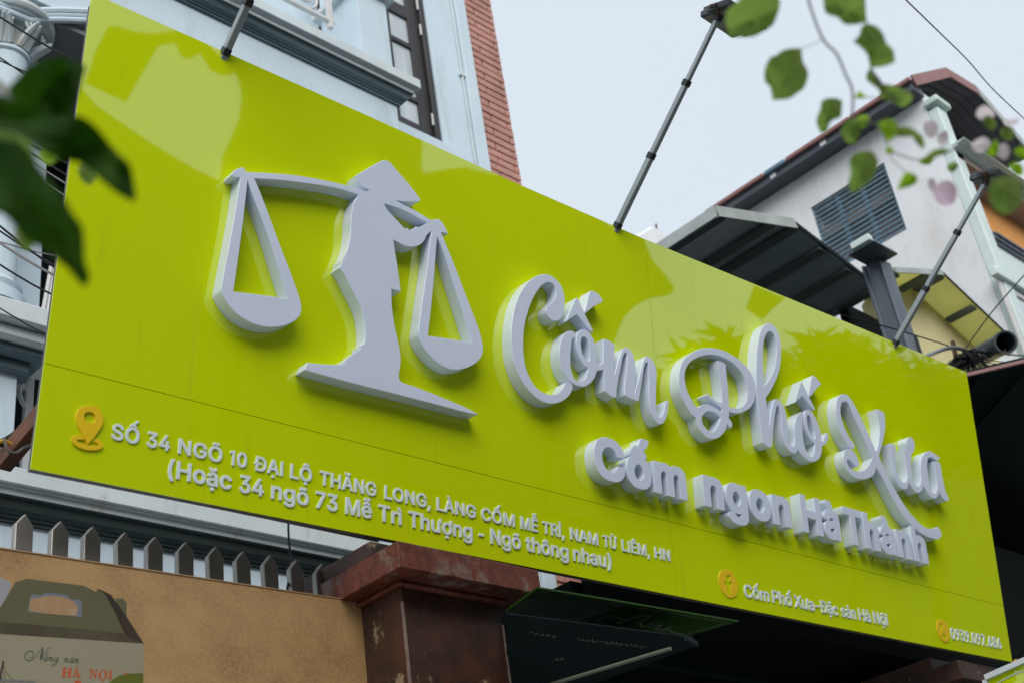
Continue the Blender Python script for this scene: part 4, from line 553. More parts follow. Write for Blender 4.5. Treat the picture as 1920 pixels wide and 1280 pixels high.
# "Phố"
letter([px_join((Z4, "352,906c 300,870 250,790 200,700 165,610 148,520 145,430 155,340 180,260 220,200 280,150 340,112 400,88 460,76 540,76 620,88 700,115 780,155 850,200 920,260"),
                (C4, "706,427.6 740,475 763,530 778,590 783,640 773,700 755,740 725,775 690,795 650,810 600,810 561,799c"),
                (Z4, "750,880 746,912c 768,940 785,970 789,1000 778,1030 760,1028 738,1005 724,984c 722,1010 705,1060 670,1110 620,1150 560,1165 500,1155 440,1110 395,1050 370,980")),
        px_join((Z4, "362,788c 320,730 280,660 245,580 225,500 217,420 225,350 250,290 290,240 350,200 420,172 500,158 580,163 650,180 720,210 790,255 850,310 900,370 940,450 958,520"),
                (C4, "712,640 705,700 690,735 665,762 630,770 590,765 560,757c"),
                (Z4, "745,700 738,600 725,450 715,340 709,270c 660,240 608,228c 620,330 645,470 660,600 668,738c 600,712 550,672 490,620c 477,640 500,665 560,720 620,770 668,806c 664,822 655,838c 620,810 580,785 520,755 470,747 430,755 398,782c")),
        px_join((Z4, "515,835 560,845 610,875 642,908c 635,960 610,1020 570,1070 540,1078 500,1065 455,1020 430,970 422,920 435,880 470,845"))], ID, label='raised white script capital P with looped foot')
letter([px_join((Z6, "319,870c 305,780 290,650 270,500 250,330 235,200 224,90"),
                (Z5, "197,850 195,700 197,600 204,450 215,330 235,220 265,130 300,75 340,45 380,45 420,65 460,110 500,190 520,280 530,380 527,500 515,620 490,720 450,820 410,900 370,970 325,1030c"),
                (Z6, "380,300 395,420 410,520 418,607c 430,520 445,420 465,320 490,240 515,215 550,228 600,275 640,340 665,420 685,520 692,620 697,720 705,800 725,880 750,925 775,932 795,900 805,820 800,720 797,640 805,560 825,500 855,445 885,417 912,415 925,432 922,470 918,560 918,680 925,800 945,900 970,990 1000,1050 1035,1078 1070,1070 1092,1020 1100,950 1102,885c 1070,865 1030,820 985,730 955,640 940,540 942,470 955,410 975,385 1000,378 1040,395 1085,450 1125,530 1155,620 1180,700 1190,770 1192,812c 1200,850 1215,855 1235,830 1250,780 1265,735 1285,725 1303,745 1305,790 1290,850 1260,895 1209,924c 1210,980 1195,1060 1160,1120 1110,1155 1070,1158 1010,1145 950,1100 900,1050 865,1000 851,970c 840,1000 815,1030 780,1033 735,1010 690,960 655,890 630,800 615,700 608,600 600,500 590,420 570,350 541,310c 525,350 510,430 495,520 482,640 475,740 470,830 465,900 445,943 410,940 370,918")),
        px_join((Z5, "375,150 410,165 440,210 460,290 468,380 465,480 450,600 420,700 380,780 340,840 302,875c 295,820 293,700 288,560 287,430 295,320 310,240 335,180")),
        px_join((Z6, "1000,458 1025,475 1055,540 1080,620 1100,700 1107,770 1100,815 1080,812 1050,770 1015,690 993,590 985,510 988,470"))], ID, dz=.0007, label='raised white joined script letters ho')
letter(["797,808c 820,845 860,930 920,1050 988,1190c 955,1180 900,1110 850,1045 812,1005c 770,1045 722,1095c 708,1090 730,1020 770,890"], Z5, 'accent')
letter(["955,734 1000,765 1040,815 1067,855c 1030,880 980,940 940,995 908,1020c 898,1005 905,940 920,850 938,765"], Z5, 'accent')
# "Xưa"
letter([px_join((Z7, "372,704 340,690 290,620 245,540 205,430 183,320 175,230 180,150 200,95 235,60 275,50 320,70 365,125 410,205 460,300 510,410 570,540 610,630 656,738c 675,700 690,620 697,520 695,430 680,340 665,270 656,232c 700,242 751,272c 765,340 768,430 755,540 730,660 705,750 691,790c"),
                (Z8, "60,300 100,380 180,550 250,680 330,810 400,910 480,1000 560,1070 620,1098 690,1094 722,1078c 750,1110 767,1160 755,1200 720,1218 670,1212 600,1190 530,1150 455,1090 380,1015 300,910 230,790 160,660 90,520 15,390c"),
                (Z7, "648,980 620,1030 570,1060 500,1075 430,1065 370,1030 315,970 280,890 268,810 275,750 300,715 335,703 370,720 410,770 440,830 455,880 450,910 430,922 400,905 360,860 330,838 312,845 315,880 340,930 380,965 430,980 490,975 540,945 580,890 612,820c 580,740 520,600 460,470 400,340 350,220 320,160 285,140 250,155 233,200 232,270 245,350 270,430 305,510 350,590 390,640 402,670 395,698"))], ID, label='raised white script capital X with a long tail')
letter(["166,128c 200,128 241,156c 240,250 250,380 270,470 300,545 335,570 360,555 372,500 370,420 350,300 329,180c 370,188 416,204c 400,182 380,150 368,110 372,75 395,50 425,60 450,100 460,150 452,200 435,236 417,256c 418,330 425,430 440,520 465,590 495,615 520,590 530,520 525,420 527,350 540,290 570,240 610,215 640,217 690,245 738,282 746,300 720,318c 680,300 640,282 615,295 603,340 605,430 620,540 640,640 670,690 695,690 712,640 712,560 695,450 669,325c 710,328 750,352c 765,440 785,560 810,670 835,725 848,755 840,780 810,780 775,740 750,690 742,668c 725,730 690,755 655,745 610,700 575,640 556,612c 550,650 525,680 490,688 450,660 415,610 390,576c 380,630 350,650 310,640 270,590 235,510 215,420 195,300 176,190"], Z8, label='raised white joined script letters ua')

# second line, upright rounded sans
def vb_sub(u): return -.4747+(.009)*(u-.70)/1.791
def line(words, vbf, slope, capf, depth, grow, bevel, zvar=0.0, track=0.0):
    for t, a, b in words:
        u0 = u_at(a, vbf(0)+.03, depth); vb0 = vbf(u0); cp = capf(u0)
        u0 = u_at(a, vb0+cp*.5, depth); u1 = u_at(b, vbf(u0+.1)+cp*.5, depth)
        lay_word(t, FR, u0, u1, vbf(u0), cp, depth, MT['letter'], sign, grow, bevel, slope, 0.0, track, zvar=zvar)
line([('Cốm', 1114.0, 1286.5), ('ngon', 1318.5, 1482.5), ('Hà', 1502.5, 1574.5), ('Thành', 1584, 1737)],
     vb_sub, .005, lambda u: .171, DEP, .0135, .0012, zvar=.0005, track=.02)
line([('SỐ', 210.4, 262), ('34', 276.6, 319.9), ('NGÕ', 335.3, 417.5), ('10', 432, 463.4), ('ĐẠI', 477.3, 531.4), ('LỘ', 545.2, 585.4),
      ('THĂNG', 600.3, 706), ('LONG,', 721.7, 808.2), ('LÀNG', 819.7, 892.8), ('CỐM', 903.2, 965.7), ('MỄ', 976.9, 1008.9), ('TRÌ,', 1017.9, 1058.9),
      ('NAM', 1070, 1122), ('TỪ', 1131.4, 1157.4), ('LIÊM,', 1166.8, 1218.8), ('HN', 1228.4, 1256.9)],
     lambda u: -.7291+.00585*(u+1.308), .0058, lambda u: .0475-.0011*(u+1.3), .0045, .0027, .0005, track=.02)
line([('(Hoặc', 316.1, 435), ('34', 450.2, 495.4), ('ngõ', 509.5, 579.5), ('73', 592.7, 633.8), ('Mễ', 648.5, 697.7), ('Trì', 710.1, 753.5),
      ('Thượng', 766.6, 886.3), ('-', 898.1, 907.7), ('Ngõ', 920.5, 976.9), ('thông', 986.5, 1066.5), ('nhau)', 1075.4, 1146.7)],
     lambda u: -.8073+.00645*(u+1.31), .0064, lambda u: .0554, .0045, .0024, .0005, track=.01)
line([('Cốm', 1396.1, 1442.8), ('Phố', 1449.0, 1485.0), ('Xưa', 1490.2, 1526.8), ('-', 1529.5, 1535.2), ('Đặc', 1538.2, 1571.8), ('sản', 1578.0, 1605.3),
      ('Hà', 1611, 1632.8), ('Nội'.replace('ộ', 'ộ'), 1638.4, 1665)],
     lambda u: -.7928+.00846*(u-1.37), .0085, lambda u: .0535, .0045, 0, .0004)
line([('0939.097.686', 1783.2, 1877.6)], lambda u: -.7828+.0088*(u-2.678), .0088, lambda u: .0545, .0045, 0, .0004, track=.015)

# yellow icons
PA = (110, 740, 4.683)
def icon(name, txts, org, depth, label):
    cs = [trace(t, *org, depth) for t in txts]
    return tag(shape(name, cs, FR, depth, MT['icon'], sign, .0005), label)
icon('pin_icon', ["265,90 320,98 365,130 390,180 392,230 375,280 340,330 300,385 258,430c 246,408 232,382 205,330 175,270 157,220 155,180 170,135 205,102",
                  "275,145 310,160 325,195 318,228 285,245 250,235 227,205 225,175 240,153"], PA, .007, 'yellow map pin')
icon('pin_ring', ["214,351c 160,352 125,365 117,390 130,420 175,455 240,477 310,483 360,475 388,455 388,430 370,405 335,380c 308,405c 340,422 352,436 320,442 270,440 210,425 165,405 160,395 190,388 230,390c"], PA, .006, 'yellow ring around the foot of the map pin')
icon('social_icon', ["155,85 205,100 245,150 270,215 278,280 262,340 220,363 175,350 130,300 100,230 92,165 110,110",
                     "162,168c 172,140c 213,140c 213,167c 198,168c 196,204c 220,208c 220,243c 201,241c 213,328c 182,325c 172,238c 147,234c 145,200c 163,204c"], (1330, 1050, 5.189), .0035, 'yellow disc with a lower case f cut out')
icon('phone_icon', ["850,415 890,425 930,470 955,540 967,610 955,680 915,708 870,680 830,620 803,550 797,480 815,430",
                    "842,470c 865,462c 878,502c 864,520 864,545 876,590 893,612c 912,604c 930,650c 912,656 885,636 858,590 844,540 838,500"], (1640, 1100, 6.857), .0035, 'yellow disc with a telephone handset cut out')

# four dark screw holes left in the sheet
for px, py in ((1591, 1037), (1637, 1046)):
    u, v = on_sign(px, py)
    c = [(u+.004*math.cos(t*math.pi/5), v+.004*math.sin(t*math.pi/5)) for t in range(10)]
    shape('screw', [c], FR, .003, MT['black'], sign, .0004)
# ------------------------------------------------------------------ lamp arms on the sign's top edge
def lamp_arm(base_px, head_px, xoff, label, yaw=0.0, first=True):
    u, v = on_sign(*base_px); b = SP+SU*u+SV*(v-.03)-SN*.012
    r = ray(*head_px); h = EYE+r*((b.x+xoff)/r.x)
    t = thing('sign_lamp', label, 'lamp', b, 'lamps on arms above the sign')
    d = (h-b).normalized(); Ln = (h-b).length
    q = [b+d*Ln*k for k in (0, .36, .70, 1)]
    rs = (.0148, .0132, .0115)
    for i in range(3):
        MB().bar(q[i], q[i+1], rs[i]*1.7, rs[i]*1.9).build('pole', MT['alupole'], t, bevel=.004)
    for i in range(4):
        c = q[i] if i else b+d*.03
        MB().bar(c-d*.014, c+d*.014, .0285, .031).build('clamp', MT['black'], t, bevel=.003)
    # flood lamp: finned body, glass face turned back at the sign, bracket
    ax = V3((math.cos(yaw), math.sin(yaw), 0)); f = (SP+SU*u-h-V3((0, 0, .9))); f = (f-ax*f.dot(ax)).normalized(); up = ax.cross(f)
    if up.z < 0: up = -up
    c = h+V3((0, 0, .02))-f*.01+ax*.085
    def bx(mb, a0, a1, f0, f1, u0, u1):
        P = lambda a, ff, uu: c+ax*a+f*ff+up*uu
        mb.hexa([P(a0, f0, u0), P(a1, f0, u0), P(a1, f1, u0), P(a0, f1, u0), P(a0, f0, u1), P(a1, f0, u1), P(a1, f1, u1), P(a0, f1, u1)]); return mb
    hb = bx(MB(), -.11, .11, -.018, .012, -.07, .07).build('housing', MT['lamp'], t, bevel=.006)
    bx(MB(), -.098, .098, .0125, .016, -.058, .058).build('glass', MT['glass'], hb)
    mb = MB()
    for k in range(9): bx(mb, -.10+k*.024, -.094+k*.024, -.036, -.019, -.062, .062)
    mb.build('fins', MT['lamp'], hb)
    mb = MB()
    bx(mb, -.125, -.119, -.01, .012, -.09, .02); bx(mb, .119, .125, -.01, .012, -.09, .02); bx(mb, -.125, .125, -.01, .012, -.096, -.088)
    mb.build('bracket', MT['black'], t)
    MB().tube([c+ax*-.13+f*-.01, c+ax*-.14+f*.0+up*-.01, c+ax*-.145+up*-.04, h+V3((0, 0, -.01))], .006, 8).build('joint', MT['rust'], t)
    return t
lamp_arm((421, 96), (552, -190), .0, 'aluminium lamp arm rising out of the picture from the sign\'s upper left edge')
lamp_arm((1155, 422), (1346, 34), .0, 'lamp arm seen against the open sky, second from the left')
lamp_arm((1676, 640), (1848, 342), .0, 'lamp arm at the right end of the sign, in front of the steel post')

# ------------------------------------------------------------------ pale blue house behind the sign
house = thing('townhouse', 'pale blue townhouse with balcony ledges and a brick clad corner behind the sign', 'house', (4, 6, 0))
YL = 5.0                                                # street face of the ledges
PL = MT['plaster']
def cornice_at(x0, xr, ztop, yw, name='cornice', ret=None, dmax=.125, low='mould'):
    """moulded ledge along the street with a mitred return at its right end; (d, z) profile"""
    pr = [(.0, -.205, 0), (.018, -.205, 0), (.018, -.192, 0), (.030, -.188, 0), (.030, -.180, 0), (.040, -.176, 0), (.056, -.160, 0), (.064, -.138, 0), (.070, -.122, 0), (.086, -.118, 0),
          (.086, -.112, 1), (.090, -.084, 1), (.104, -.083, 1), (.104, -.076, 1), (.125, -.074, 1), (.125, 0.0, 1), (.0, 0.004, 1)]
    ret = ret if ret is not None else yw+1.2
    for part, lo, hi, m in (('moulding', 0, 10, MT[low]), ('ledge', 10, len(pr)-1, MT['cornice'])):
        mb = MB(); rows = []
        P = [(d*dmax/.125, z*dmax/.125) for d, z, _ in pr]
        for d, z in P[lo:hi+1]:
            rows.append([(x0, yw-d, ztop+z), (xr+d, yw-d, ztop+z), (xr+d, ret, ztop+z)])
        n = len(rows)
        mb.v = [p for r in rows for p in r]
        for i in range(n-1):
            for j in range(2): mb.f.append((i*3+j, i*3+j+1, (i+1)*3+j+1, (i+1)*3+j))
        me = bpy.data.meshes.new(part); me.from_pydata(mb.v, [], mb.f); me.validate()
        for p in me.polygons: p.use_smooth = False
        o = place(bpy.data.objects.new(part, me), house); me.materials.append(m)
    # thin dark drip lines cut under the nosing
    return
YW = YL+.125
# upper balcony block and ledge
xr = Yp(744, 195, YW).x; zt = Yp(788, 151, YL).z
MB().box(1.0, xr, YW, 6.0, Yp(110, 20, YW).z, zt-.05).build('balcony_wall', PL, house, bevel=.006)
cornice_at(1.0, xr, zt, YW)
MB().box(1.0, xr+.10, YW-.10, 6.0, zt-.02, zt+.003).build('balcony_floor', MT['cornice'], house)
# lower storey ledge, wall under it
zl = Yp(0, 868, YL).z
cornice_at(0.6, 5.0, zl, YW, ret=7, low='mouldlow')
MB().box(0.6, 5.0, YW, 5.5, 0, zl-.06).build('wall', PL, house, bevel=.004)
MB().box(0.6, 5.05, YW-.09, 6.0, zl-.03, zl+.002).build('floor_slab', MT['cornice'], house)
# main wall plane with the tall window, brick corner beyond
z0w, z1w, x0w, x1w = Yp(833, 275, 6).z, 11.2, 4.95, Yp(833, 275, 6).x
mb = MB(); mb.box(1.0, x0w, 6.0, 6.25, 4.5, 12.5); mb.box(x0w, x1w, 6.0, 6.25, 4.5, z0w); mb.box(x1w, 6.50, 6.0, 6.25, 4.5, 12.5); mb.box(x0w, x1w, 6.0, 6.25, z1w, 12.5)
mb.build('wall', PL, house, bevel=.004)
MB().box(6.50, 6.63, 5.965, 6.25, 4.5, 12.5).build('corner_strip', PL, house, bevel=.008)
MB().tube([(6.47, 5.985, z) for z in (4.5, 8.0, 8.9, 12.5)], .010, 8).build('drain_pipe', MT['cornice'], house)
MB().box(6.44, 6.50, 5.97, 6.0, 9.34, 9.38).build('pipe_clip', MT['cornice'], house)
MB().box(x0w-.05, x1w+.22, 5.96, 6.0, z0w-.10, z0w).build('window_sill', PL, house, bevel=.005)
# brick corner: every tile its own piece
MB().box(6.63, 6.985, 6.01, 9.5, 0, 12.5).build('brick_core', MT['mortar'], house, sm=False)
def brick_me(w):
    m_ = MB().box(-w/2, w/2, -.014, .014, -.033, .033).mesh('brick')
    bm = bmesh.new(); bm.from_mesh(m_); bmesh.ops.bevel(bm, geom=bm.edges[:], offset=.0045, segments=1, affect='EDGES'); bm.to_mesh(m_); bm.free()
    m_.materials.append(MT['brick']); return m_
bA, bB, bC, bD = brick_me(.180), brick_me(.113), brick_me(.052), brick_me(.372)
pitch = .078
rngb = random.Random(3)
k = 0
for lo, hi in ((8.15, 11.0), (4.2, 5.0)):
    z = lo
    while z < hi:
        row = [(6.633+.0565, bB), (6.633+.217, bA), (6.633+.344, bC)] if k % 2 else [(6.633+.184, bD)]
        for x, me in row:
            o = bpy.data.objects.new('brick', me); o.rotation_euler = (0, rngb.uniform(-.006, .006), rngb.uniform(-.012, .012))
            place(o, house, (x, 5.998-rngb.uniform(0, .004), z))
        z += pitch; k += 1

# tall window: dark frame, glazing bars, panes coloured pale like mirrored sky
fr = MB()
yf0, yf1 = 6.06, 6.12
def wx(px, py): return Yp(px, py, 6.06).x
def wz(px, py): return Yp(px, py, 6.06).z
DW = MT['darkwood']
fr.box(x1w-.058, x1w-.002, 6.015, 6.12, z0w+.002, z1w); fr.box(x0w+.002, x0w+.06, 6.015, 6.12, z0w+.002, z1w); fr.box(x0w+.06, x1w-.058, 6.015, 6.12, z0w+.002, z0w+.03)
wfr = fr.build('window', DW, house, bevel=.006)
S0, S1 = 5.03, x1w-.060                                  # leaf
vxs = [(S0, S0+.09), (S1-.66, S1-.60), (S1-.385, S1-.33), (S1-.12, S1)]
zrow = [z0w+.032, z0w+.16]
za = wz(800, 200); zb = wz(780, 95); zc = wz(745, 22)
hz = [(z0w+.032, z0w+.17), (za-.02, za+.03), (zb-.02, zb+.03), (zc-.04, zc+.10), (zc+.62, zc+.70)]
for a, b in vxs: MB().box(a, b, 6.05, 6.10, z0w+.031, z1w-.01).build('stile', DW, wfr, bevel=.004)
for a, b in hz:
    for i in range(3): MB().box(vxs[i][1]+.0005, vxs[i+1][0]-.0005, 6.052, 6.098, a, b).build('glazing_bar', DW, wfr, bevel=.004)
for i in range(3):
    for j in range(len(hz)-1):
        m_ = MT['pane'] if not (i == 1 and j == 2) else MT['roofdark']
        MB().box(vxs[i][1]-.004, vxs[i+1][0]+.004, 6.072, 6.078, hz[j][1]-.004, hz[j+1][0]+.004).build('pane', MT['pane'], wfr, sm=False)
for px, py in ((798, 68), (820, 235), (790, 20)):
    x, z = x1w-.060, wz(px, py)
    MB().tube([(x, 6.03, z-.06), (x, 6.03, z+.06)], .011, 8).build('hinge', MT['white'], wfr)
MB().box(x0w, x1w, 6.22, 6.24, z0w, z1w).build('dark_room_sheet', MT['void'], house)  # black sheet standing in for the dark room behind the panes

# balcony pillar and railing above the ledge
xa, xb = Yp(676, 60, 5.2).x, Yp(734, 100, 5.2).x
MB().box(xa, xb, 5.2, 5.62, zt, 10.8).build('balcony_pillar', PL, house, bevel=.006)
zcap = Yp(727, 8, 5.2).z
MB().box(xa-.05, xb+.05, 5.15, 5.67, zcap, zcap+.06).build('pillar_moulding', MT['cornice'], house, bevel=.01)
rl = thing('balcony_railing', 'white wrought iron balcony railing with scrolls at the top of the picture', 'railing', Yp(560, 10, 5.12))
zr = Yp(627, 50, 5.12); zr0 = Yp(500, -8, 5.12)
zb_ = zr.z+.01
MB().box(2.0, zr.x, 5.105, 5.135, zb_, zb_+.03).build('bottom_rail', MT['white'], rl, bevel=.003)
MB().box(2.0, zr.x, 5.105, 5.135, zb_+.72, zb_+.76).build('top_rail', MT['white'], rl, bevel=.003)
def scroll(cx, cz, r, turns=1.6, flip=1, a0=0.0):
    pts = []
    for i in range(34):
        t = i/33; a = a0+flip*t*turns*2*math.pi; rr = r*(1-.72*t)
        pts.append((cx+rr*math.cos(a), 5.12, cz+rr*math.sin(a)))
    return MB().tube(pts, .009, 8)
for i in range(4):
    x = zr.x-.035-i*.62
    MB().box(x-.018, x+.018, 5.102, 5.138, zb_-.05, zb_+.80).build('post', MT['white'], rl, bevel=.003)
    if i < 3:
        scroll(x-.20, zb_+.15, .115, 1.5, 1, math.pi*1.5).build('scroll', MT['white'], rl)
        scroll(x-.44, zb_+.15, .115, 1.5, -1, math.pi*1.5).build('scroll', MT['white'], rl)
        scroll(x-.32, zb_+.45, .14, 1.5, 1, 0).build('scroll', MT['white'], rl)

# porch: beam with mouldings, round-topped column with a leafy capital
zbm = Yp(110, 42, YW).z
po = MB()
for (a, b, d) in ((.0, .022, .0), (.034, .056, .018), (.066, .085, .034)):
    pass
def mould_path(pts, r, name='archivolt', m='plaster'):
    return MB().tube(pts, r, 8).build(name, MT[m], house)
for py, r in ((22, .022), (30, .014), (39, .018)):
    pts = [Yp(-40, py-40, YW-.01), Yp(0, py-22, YW-.01), Yp(56, py, YW-.01), Yp(110, py-1, YW-.01), Yp(165, py+1, YW-.01), Yp(240, py+14, YW-.01)]
    mould_path(pts, r)
MB().box(.9, 3.4, 5.14, 6.0, zbm+.0, zbm+.03).build('porch_ceiling', MT['soffit'], house)
mb = MB().box(.9, 3.4, YW-.001, 6.0, Yp(110, 20, YW).z, 6.2+.9) if False else None
coly = 5.30
colx = Yp(12, 75, coly).x
zcb = Yp(20, 590, coly).z+.04; zct = Yp(34, 122, coly).z; zab = Yp(12, 60, coly).z
hc = zab-zct
MB().lathe([(.17, zcb-.06), (.17, zcb), (.145, zcb+.02), (.155, zcb+.05), (.13, zcb+.075), (.122, zcb+.10), (.116, zct-.03), (.13, zct-.02), (.13, zct+.0)], (colx, coly, 0), 36).build('column', PL, house)
capt = MB().lathe([(.115, zct+.001), (.125, zct+hc*.35), (.155, zct+hc*.7), (.175, zct+hc*.86), (.19, zct+hc*.90), (.215, zct+hc*.91), (.215, zct+hc*.97), (.235, zct+hc*.98), (.245, zct+hc*1.06), (.245, zct+hc*1.16), (.0, zct+hc*1.16)], (colx, coly, 0), 44).build('capital', MT['cornice'], house)
for i in range(8):
    a = i*math.pi/4+.35
    dx, dy = math.cos(a), math.sin(a); tx, ty = -dy, dx
    for sd_ in (-1, 0, 1):      # three lobes to a leaf
        pts = [(colx+dx*(.118+.008*j+.005*j*j)+tx*sd_*.024*(1-j*.1), coly+dy*(.118+.008*j+.005*j*j)+ty*sd_*.024*(1-j*.1), zct+.01+hc*.17*j*(1 if sd_ == 0 else .86)) for j in range(5)]
        MB().tube(pts, .02, 7, rs=[.018, .022, .022, .018, .008]).build('acanthus_leaf', MT['cornice'], capt)
    sp = []
    for j in range(30):
        t = j/29; an = t*2.0*2*math.pi+.6; rr = .050*(1-.78*t)
        sp.append((colx+dx*(.175+.02*t)+tx*rr*math.cos(an), coly+dy*(.175+.02*t)+ty*rr*math.cos(an), zct+hc*.70+rr*math.sin(an)))
    MB().tube(sp, .009, 6).build('volute', MT['cornice'], capt)

# pedestal ledge of the porch, pier, dark room behind
xped = Yp(35, 665, YW+.02).x
MB().box(.9, xped, YW+.02, 5.6, zl, Yp(30, 660, YW+.02).z).build('pier', PL, house, bevel=.004)
zp = Yp(60, 590, YW-.10).z
pr = MB()
for k, (d, za_, zb2) in enumerate(((.20, -.10, 0), (.15, -.16, -.105), (.10, -.20, -.165), (.04, -.26, -.205))):
    MB().box(.9, xped+d, YW+.02-d, 5.7, zp+za_, zp+zb2).build('pedestal_moulding', (MT['cornice'] if k < 2 else MT['mould']), house, bevel=.008)
MB().box(.9, 4.6, 5.98, 6.0, zl, zbm).build('room_back', MT['void'], house) if False else None
xo = Yp(62, 480, 5.7).x
MB().box(xo-.22, xo-.02, 5.55, 5.75, zp, zbm).build('door_jamb', PL, house, bevel=.004)
MB().box(.9, 5.0, 5.9, 5.94, zl, zbm+.05).build('dark_doorway', MT['void'], house)  # black sheet standing in for the dark of the room
for k in range(2):
    MB().tube([Yp(96+8*k, 500, 5.3), Yp(88+8*k, 545, 5.3), Yp(78+9*k, 598, 5.3)], .011, 8).build('conduit', MT['white'], house)
gr = thing('window_grille', 'white steel window grille with a ring, just left of the sign\'s edge', 'grille', Yp(62, 750, 5.3))
yg = 5.3
gx = Yp(55, 760, yg).x; gz0 = zl; gz1 = Yp(60, 655, yg).z
MB().box(gx-.02, gx+.02, yg, yg+.03, gz0, gz1).build('bar', MT['white'], gr, bevel=.003)
MB().box(gx-.02, gx+.5, yg, yg+.03, gz1-.035, gz1).build('bar', MT['white'], gr, bevel=.003)
z2 = Yp(72, 695, yg).z
MB().box(gx+.02, gx+.5, yg, yg+.03, z2-.03, z2).build('bar', MT['white'], gr, bevel=.003)
z3 = Yp(40, 715, yg).z
MB().box(gx-.20, gx-.02, yg, yg+.03, z3-.035, z3).build('bar', MT['white'], gr, bevel=.003)
c0 = Yp(80, 740, yg); ring = [(c0.x+.0+.11*math.cos(t*math.pi/12), yg+.01, c0.z+.11*math.sin(t*math.pi/12)) for t in range(25)]
MB().tube(ring, .012, 8, cap=False).build('ring', MT['white'], gr)
# ------------------------------------------------------------------ timber brace and cables at the sign's lower left corner
tb = thing('timber_brace', 'red brown timber brace running behind the sign\'s lower left corner', 'beam', Yp(20, 870, 3.6))
MB().bar(Yp(5, 868, 3.55), Yp(95, 760, 3.30), .045, .06).build('beam', MT['wood'], tb, bevel=.003)
def cable(pts, r, m, label, k=6, group=None, name='cable'):
    P = catmull(pts, k)
    o = MB().tube(P, r, 6).build(name, MT[m], None)
    return tag(o, label, 'cable', group)
cable([Yp(-10, 835, 3.5), Yp(20, 820, 3.5), Yp(60, 790, 3.45), Yp(100, 760, 3.4)], .012, 'cable', 'thick black cable behind the timber brace')
cable([Yp(-10, 832, 3.45), Yp(8, 826, 3.45), Yp(22, 832, 3.45)], .006, 'yellowcable', 'short yellow cable beside the timber brace')
cable([Yp(8, 820, 3.42), Yp(14, 842, 3.42), Yp(30, 848, 3.42), Yp(46, 838, 3.42), Yp(62, 832, 3.4)], .004, 'cablegrey', 'grey looped wire tied round the timber brace')
WL_ = ['topmost thin black wire, crossing the porch capital at the left edge', 'upper black wire of the pair just under the porch capital', 'lower black wire of the pair just under the porch capital',
       'first black wire under the upper dark leaf, highest of its bundle', 'second black wire under the upper dark leaf', 'third wire under the upper dark leaf, thin and grey', 'lowest grey wire under the upper dark leaf',
       'black wire crossing the column below the dark leaves, highest of that bundle', 'thin black wire crossing the column just above the thick grey one', 'thickest grey wire crossing the column, reaching the sign edge', 'nearly level thin grey wire crossing the other column wires', 'black wire crossing the foot of the column above the pedestal', 'lowest thin black wire, crossing the pedestal ledge']
for i, (a, b, r, m) in enumerate((((-20, 20), (150, 118), .004, 'cable'), ((-20, 105), (120, 160), .003, 'cable'), ((-20, 95), (125, 185), .003, 'cable'),
        ((-20, 225), (130, 305), .0035, 'cable'), ((-20, 232), (128, 327), .0035, 'cable'), ((-20, 245), (125, 342), .003, 'cablegrey'), ((-20, 262), (122, 364), .003, 'cablegrey'),
        ((-20, 408), (106, 500), .004, 'cable'), ((-20, 420), (104, 494), .0035, 'cable'), ((-20, 443), (102, 512), .0045, 'cablegrey'), ((-20, 448), (118, 478), .0025, 'cablegrey'),
        ((-20, 484), (98, 548), .004, 'cable'), ((-20, 566), (88, 622), .0028, 'cable'))):
    y0_, y1_ = 3.9, 3.45
    A = Yp(*a, y0_); Bq = Yp(b[0]+60, b[1]+60*(b[1]-a[1])/(b[0]-a[0]), y1_)
    mid = (A+Bq)/2+V3((0, 0, -.012))
    cable([A, mid, Bq], r, m, WL_[i], group='wires left of the sign')

# ------------------------------------------------------------------ stainless picket fence, poster board, granite gate pillars
fence = thing('picket_fence', 'stainless steel fence of pointed pickets behind the tan poster board', 'fence', (2.0, 3.3, 2.2))
def picket_me():
    w, d, h = .026, .0125, .62
    pts = [(-w, 0, -h), (w, 0, -h), (w, 0, -.034), (0, 0, 0), (-w, 0, -.034)]
    m_ = MB().prism(pts, (0, 2*d, 0)).mesh('picket'); m_.materials.append(MT['steel'])
    bm = bmesh.new(); bm.from_mesh(m_); bmesh.ops.bevel(bm, geom=[e for e in bm.edges if e.calc_face_angle(0) > .5], offset=.002, segments=1, affect='EDGES'); bm.to_mesh(m_); bm.free()
    return m_
pm = picket_me()
tips = [(46, 962), (113, 975), (173, 985), (233, 996), (290, 1004), (347, 1014), (403, 1023), (454, 1032), (505, 1039), (554, 1048), (602, 1055)]
rp = random.Random(5)
for px, py in tips:
    p = Yp(px+2, py, 3.3)
    o = bpy.data.objects.new('picket', pm); o.rotation_euler = (0, rp.uniform(-.012, .012), rp.uniform(-.05, .05)); place(o, fence, p)
MB().box(1.2, 2.7, 3.315, 3.345, 2.75, 2.78).build('rail', MT['steel'], fence)
MB().box(1.2, 2.7, 3.315, 3.345, 2.0, 2.03).build('rail', MT['steel'], fence)
tag(MB().tube(catmull([Yp(541, 975, 3.6), Yp(541, 1000, 3.5), Yp(545, 1060, 3.4), Yp(538, 1110, 3.28), Yp(540, 1140, 3.27)], 5), .0042, 6).build('cable', MT['cable'], None), 'single black cable hanging down in front of the pale wall between two pickets', 'cable')

